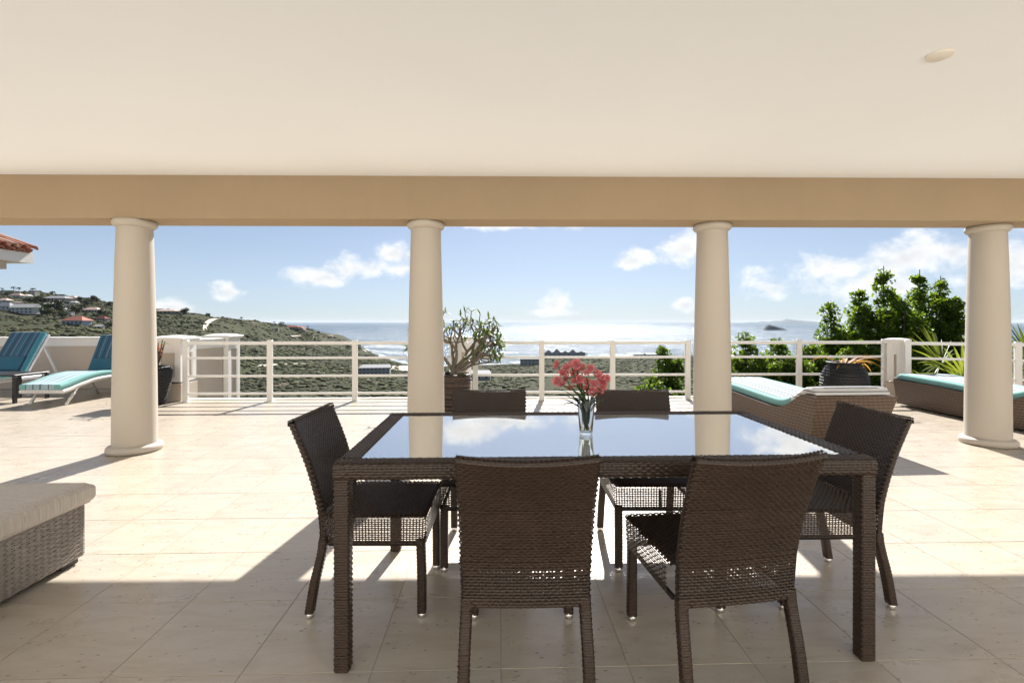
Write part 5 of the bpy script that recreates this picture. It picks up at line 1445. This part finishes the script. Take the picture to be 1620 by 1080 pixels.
def far_palm(px, py, h_px, label, group='palms on the hill ridge'):
    z_, p_ = ground_hit(px, py); k = z_/FOC; h = h_px*k
    r = empty('palm_tree', (p_.x, p_.y, p_.z), random.uniform(0,6), label, 'palm', group)
    MB().tube([(0,0,-0.5),(0.1,0,h*.5),(0.2,0,h*.72)], [0.42,0.32,0.28], 6).build('trunk', M['bark'], r)
    ls = leafset()
    for q_ in range(22):
        a = 2*pi*q_/22*3+random.uniform(-.2,.2); blade(ls, (0.2,0,h*.72), (cos(a),sin(a),random.uniform(-0.1,2.4)), h*0.40, h*0.12, 2.0, 5, random.random()*0.4, 0.4)
    leaf_build(ls, 'crown', M['leaf_hill'], r)
for px, py, hp, lab in ((3,464,9,'ridge palm at the very left edge above the flat house'),(21,463,10,'ridge palm standing above the low pink roof'),(30,463,9,'ridge palm next to its twin over the pink roof'),(52,466,11,'ridge palm rising behind the square tower house'),
        (62,468,9,'ridge palm just right of the tower house'),(83,472,12,'lone ridge palm above the slate grey roof'),(99,475,10,'lone ridge palm over the right end of the slate roof'),(139,478,8,'ridge palm near the ridge top close to the column'),
        (382,508,7,'slim palm on the ridge beside the hill road'),(434,513,5,'headland palm over the crest house'),(444,516,7,'headland palm left of the dark roof'),(448,516,7,'headland palm touching the dark red roof'),(487,521,6,'headland palm right of the terracotta villa'),(505,527,4,'small palm on the headland point')):
    far_palm(px, py, hp, lab)

def hill_tree(px, py, w_px, label):
    z_, p_ = ground_hit(px, py); k = z_/FOC; s = w_px*k/2
    r = empty('hill_tree', (p_.x, p_.y, p_.z), 0, label, 'tree', 'dark trees among the hillside houses')
    MB().tube([(0,0,-0.5),(0,0,s*0.7)], [0.3,0.2], 6).build('trunk', M['bark'], r)
    rr = random.Random(int(px*7+py)); cen = [(rr.uniform(-.7,.7)*s, rr.uniform(-.6,.6)*s, s*rr.uniform(0.45,1.25)) for _ in range(12)]
    V, F, c = leaf_cloud(cen, [s*rr.uniform(0.3,0.5) for _ in cen], [70]*len(cen), s*0.22, int(px)); link('crown', raw_mesh('crown', V, F, M['leaf_hill'], False, c), r)
for px, py, w_, lab in ((86,494,26,'large dark tree between the white villa and the flat roofed house'),(70,492,16,'dark bushy tree right of the white villa'),(120,496,20,'round dark tree above the red roofed villa'),(62,478,16,'tree mass under the square tower house'),
        (30,492,16,'dark shrubs before the white villa'),(136,484,14,'round tree beside the little white houses'),(165,500,16,'dark tree touching the left side of the column'),(170,520,14,'lighter tree at the column beside the garden house'),(150,478,14,'ridge top tree close to the column'),
        (75,500,20,'dark tree below the white villa'),(98,503,18,'dark tree left of the bright red roof'),(46,478,12,'olive tree below the tiny gabled house'),(330,497,8,'single round tree at the top of the hill road'),(290,497,14,'dark tree on the ridge left of the road'),(60,487,14,'olive tree above the white villa'),
        (128,478,12,'dark crest tree right of the brown roof'),(15,470,14,'olive tree under the flat ridge house'),(175,484,10,'crest tree at the column edge')):
    hill_tree(px, py, w_, lab)

# ------------------------------------------------------------------ islands on the horizon
def island(px, w_px, h_px, zc, prof, mat, name, label=None):
    k = zc/FOC; n = len(prof); b = MB(); rows = []
    c = W((px-810)/FOC*zc, zc, SEA_Z)
    for s, sc in ((-1,0.0),(-0.6,0.75),(0,1.0),(0.6,0.75),(1,0.0)):
        rows.append([((i/(n-1)-0.5)*w_px*k, s*w_px*k*0.3, (h*h_px*k*sc if sc else -2.0)) for i, h in enumerate(prof)])
    b.grid(np.array(rows), smooth=True); o = b.build(name, mat); o.location = c; o.rotation_euler.z = -YAW-(px-810)/FOC*0.6; tag(o, kind='structure'); return o
island(1225, 40, 9.0, 4200, [0,0.05,0.75,1.0,0.85,0.75,0.62,0.45,0.35,0.15,0], M['rock'], 'rock_island')
island(1240, 130, 9, 18000, [0,0.2,0.3,0.25,0.45,0.35,0.55,0.5,0.9,0.7,0.6,0.5,0.45,0.3,0.2,0], M['far_hill'], 'far_island')

# ------------------------------------------------------------------ sea air
hz = MB(); hz.box((0, 30900, (SEA_Z-6+150)/2), (124000, 62000, 150-SEA_Z+6))
hm, g, o = new_mat('sea_haze'); vol = g.n('ShaderNodeVolumePrincipled')
vol.inputs['Density'].default_value = 1.5e-5; vol.inputs['Color'].default_value = (0.86, 0.93, 1.0, 1)
g.link(vol.outputs[0], o.inputs['Volume'])
tag(hz.build('haze', hm), 'thin pale sea haze over the bay and islands', 'haze', kind='stuff')
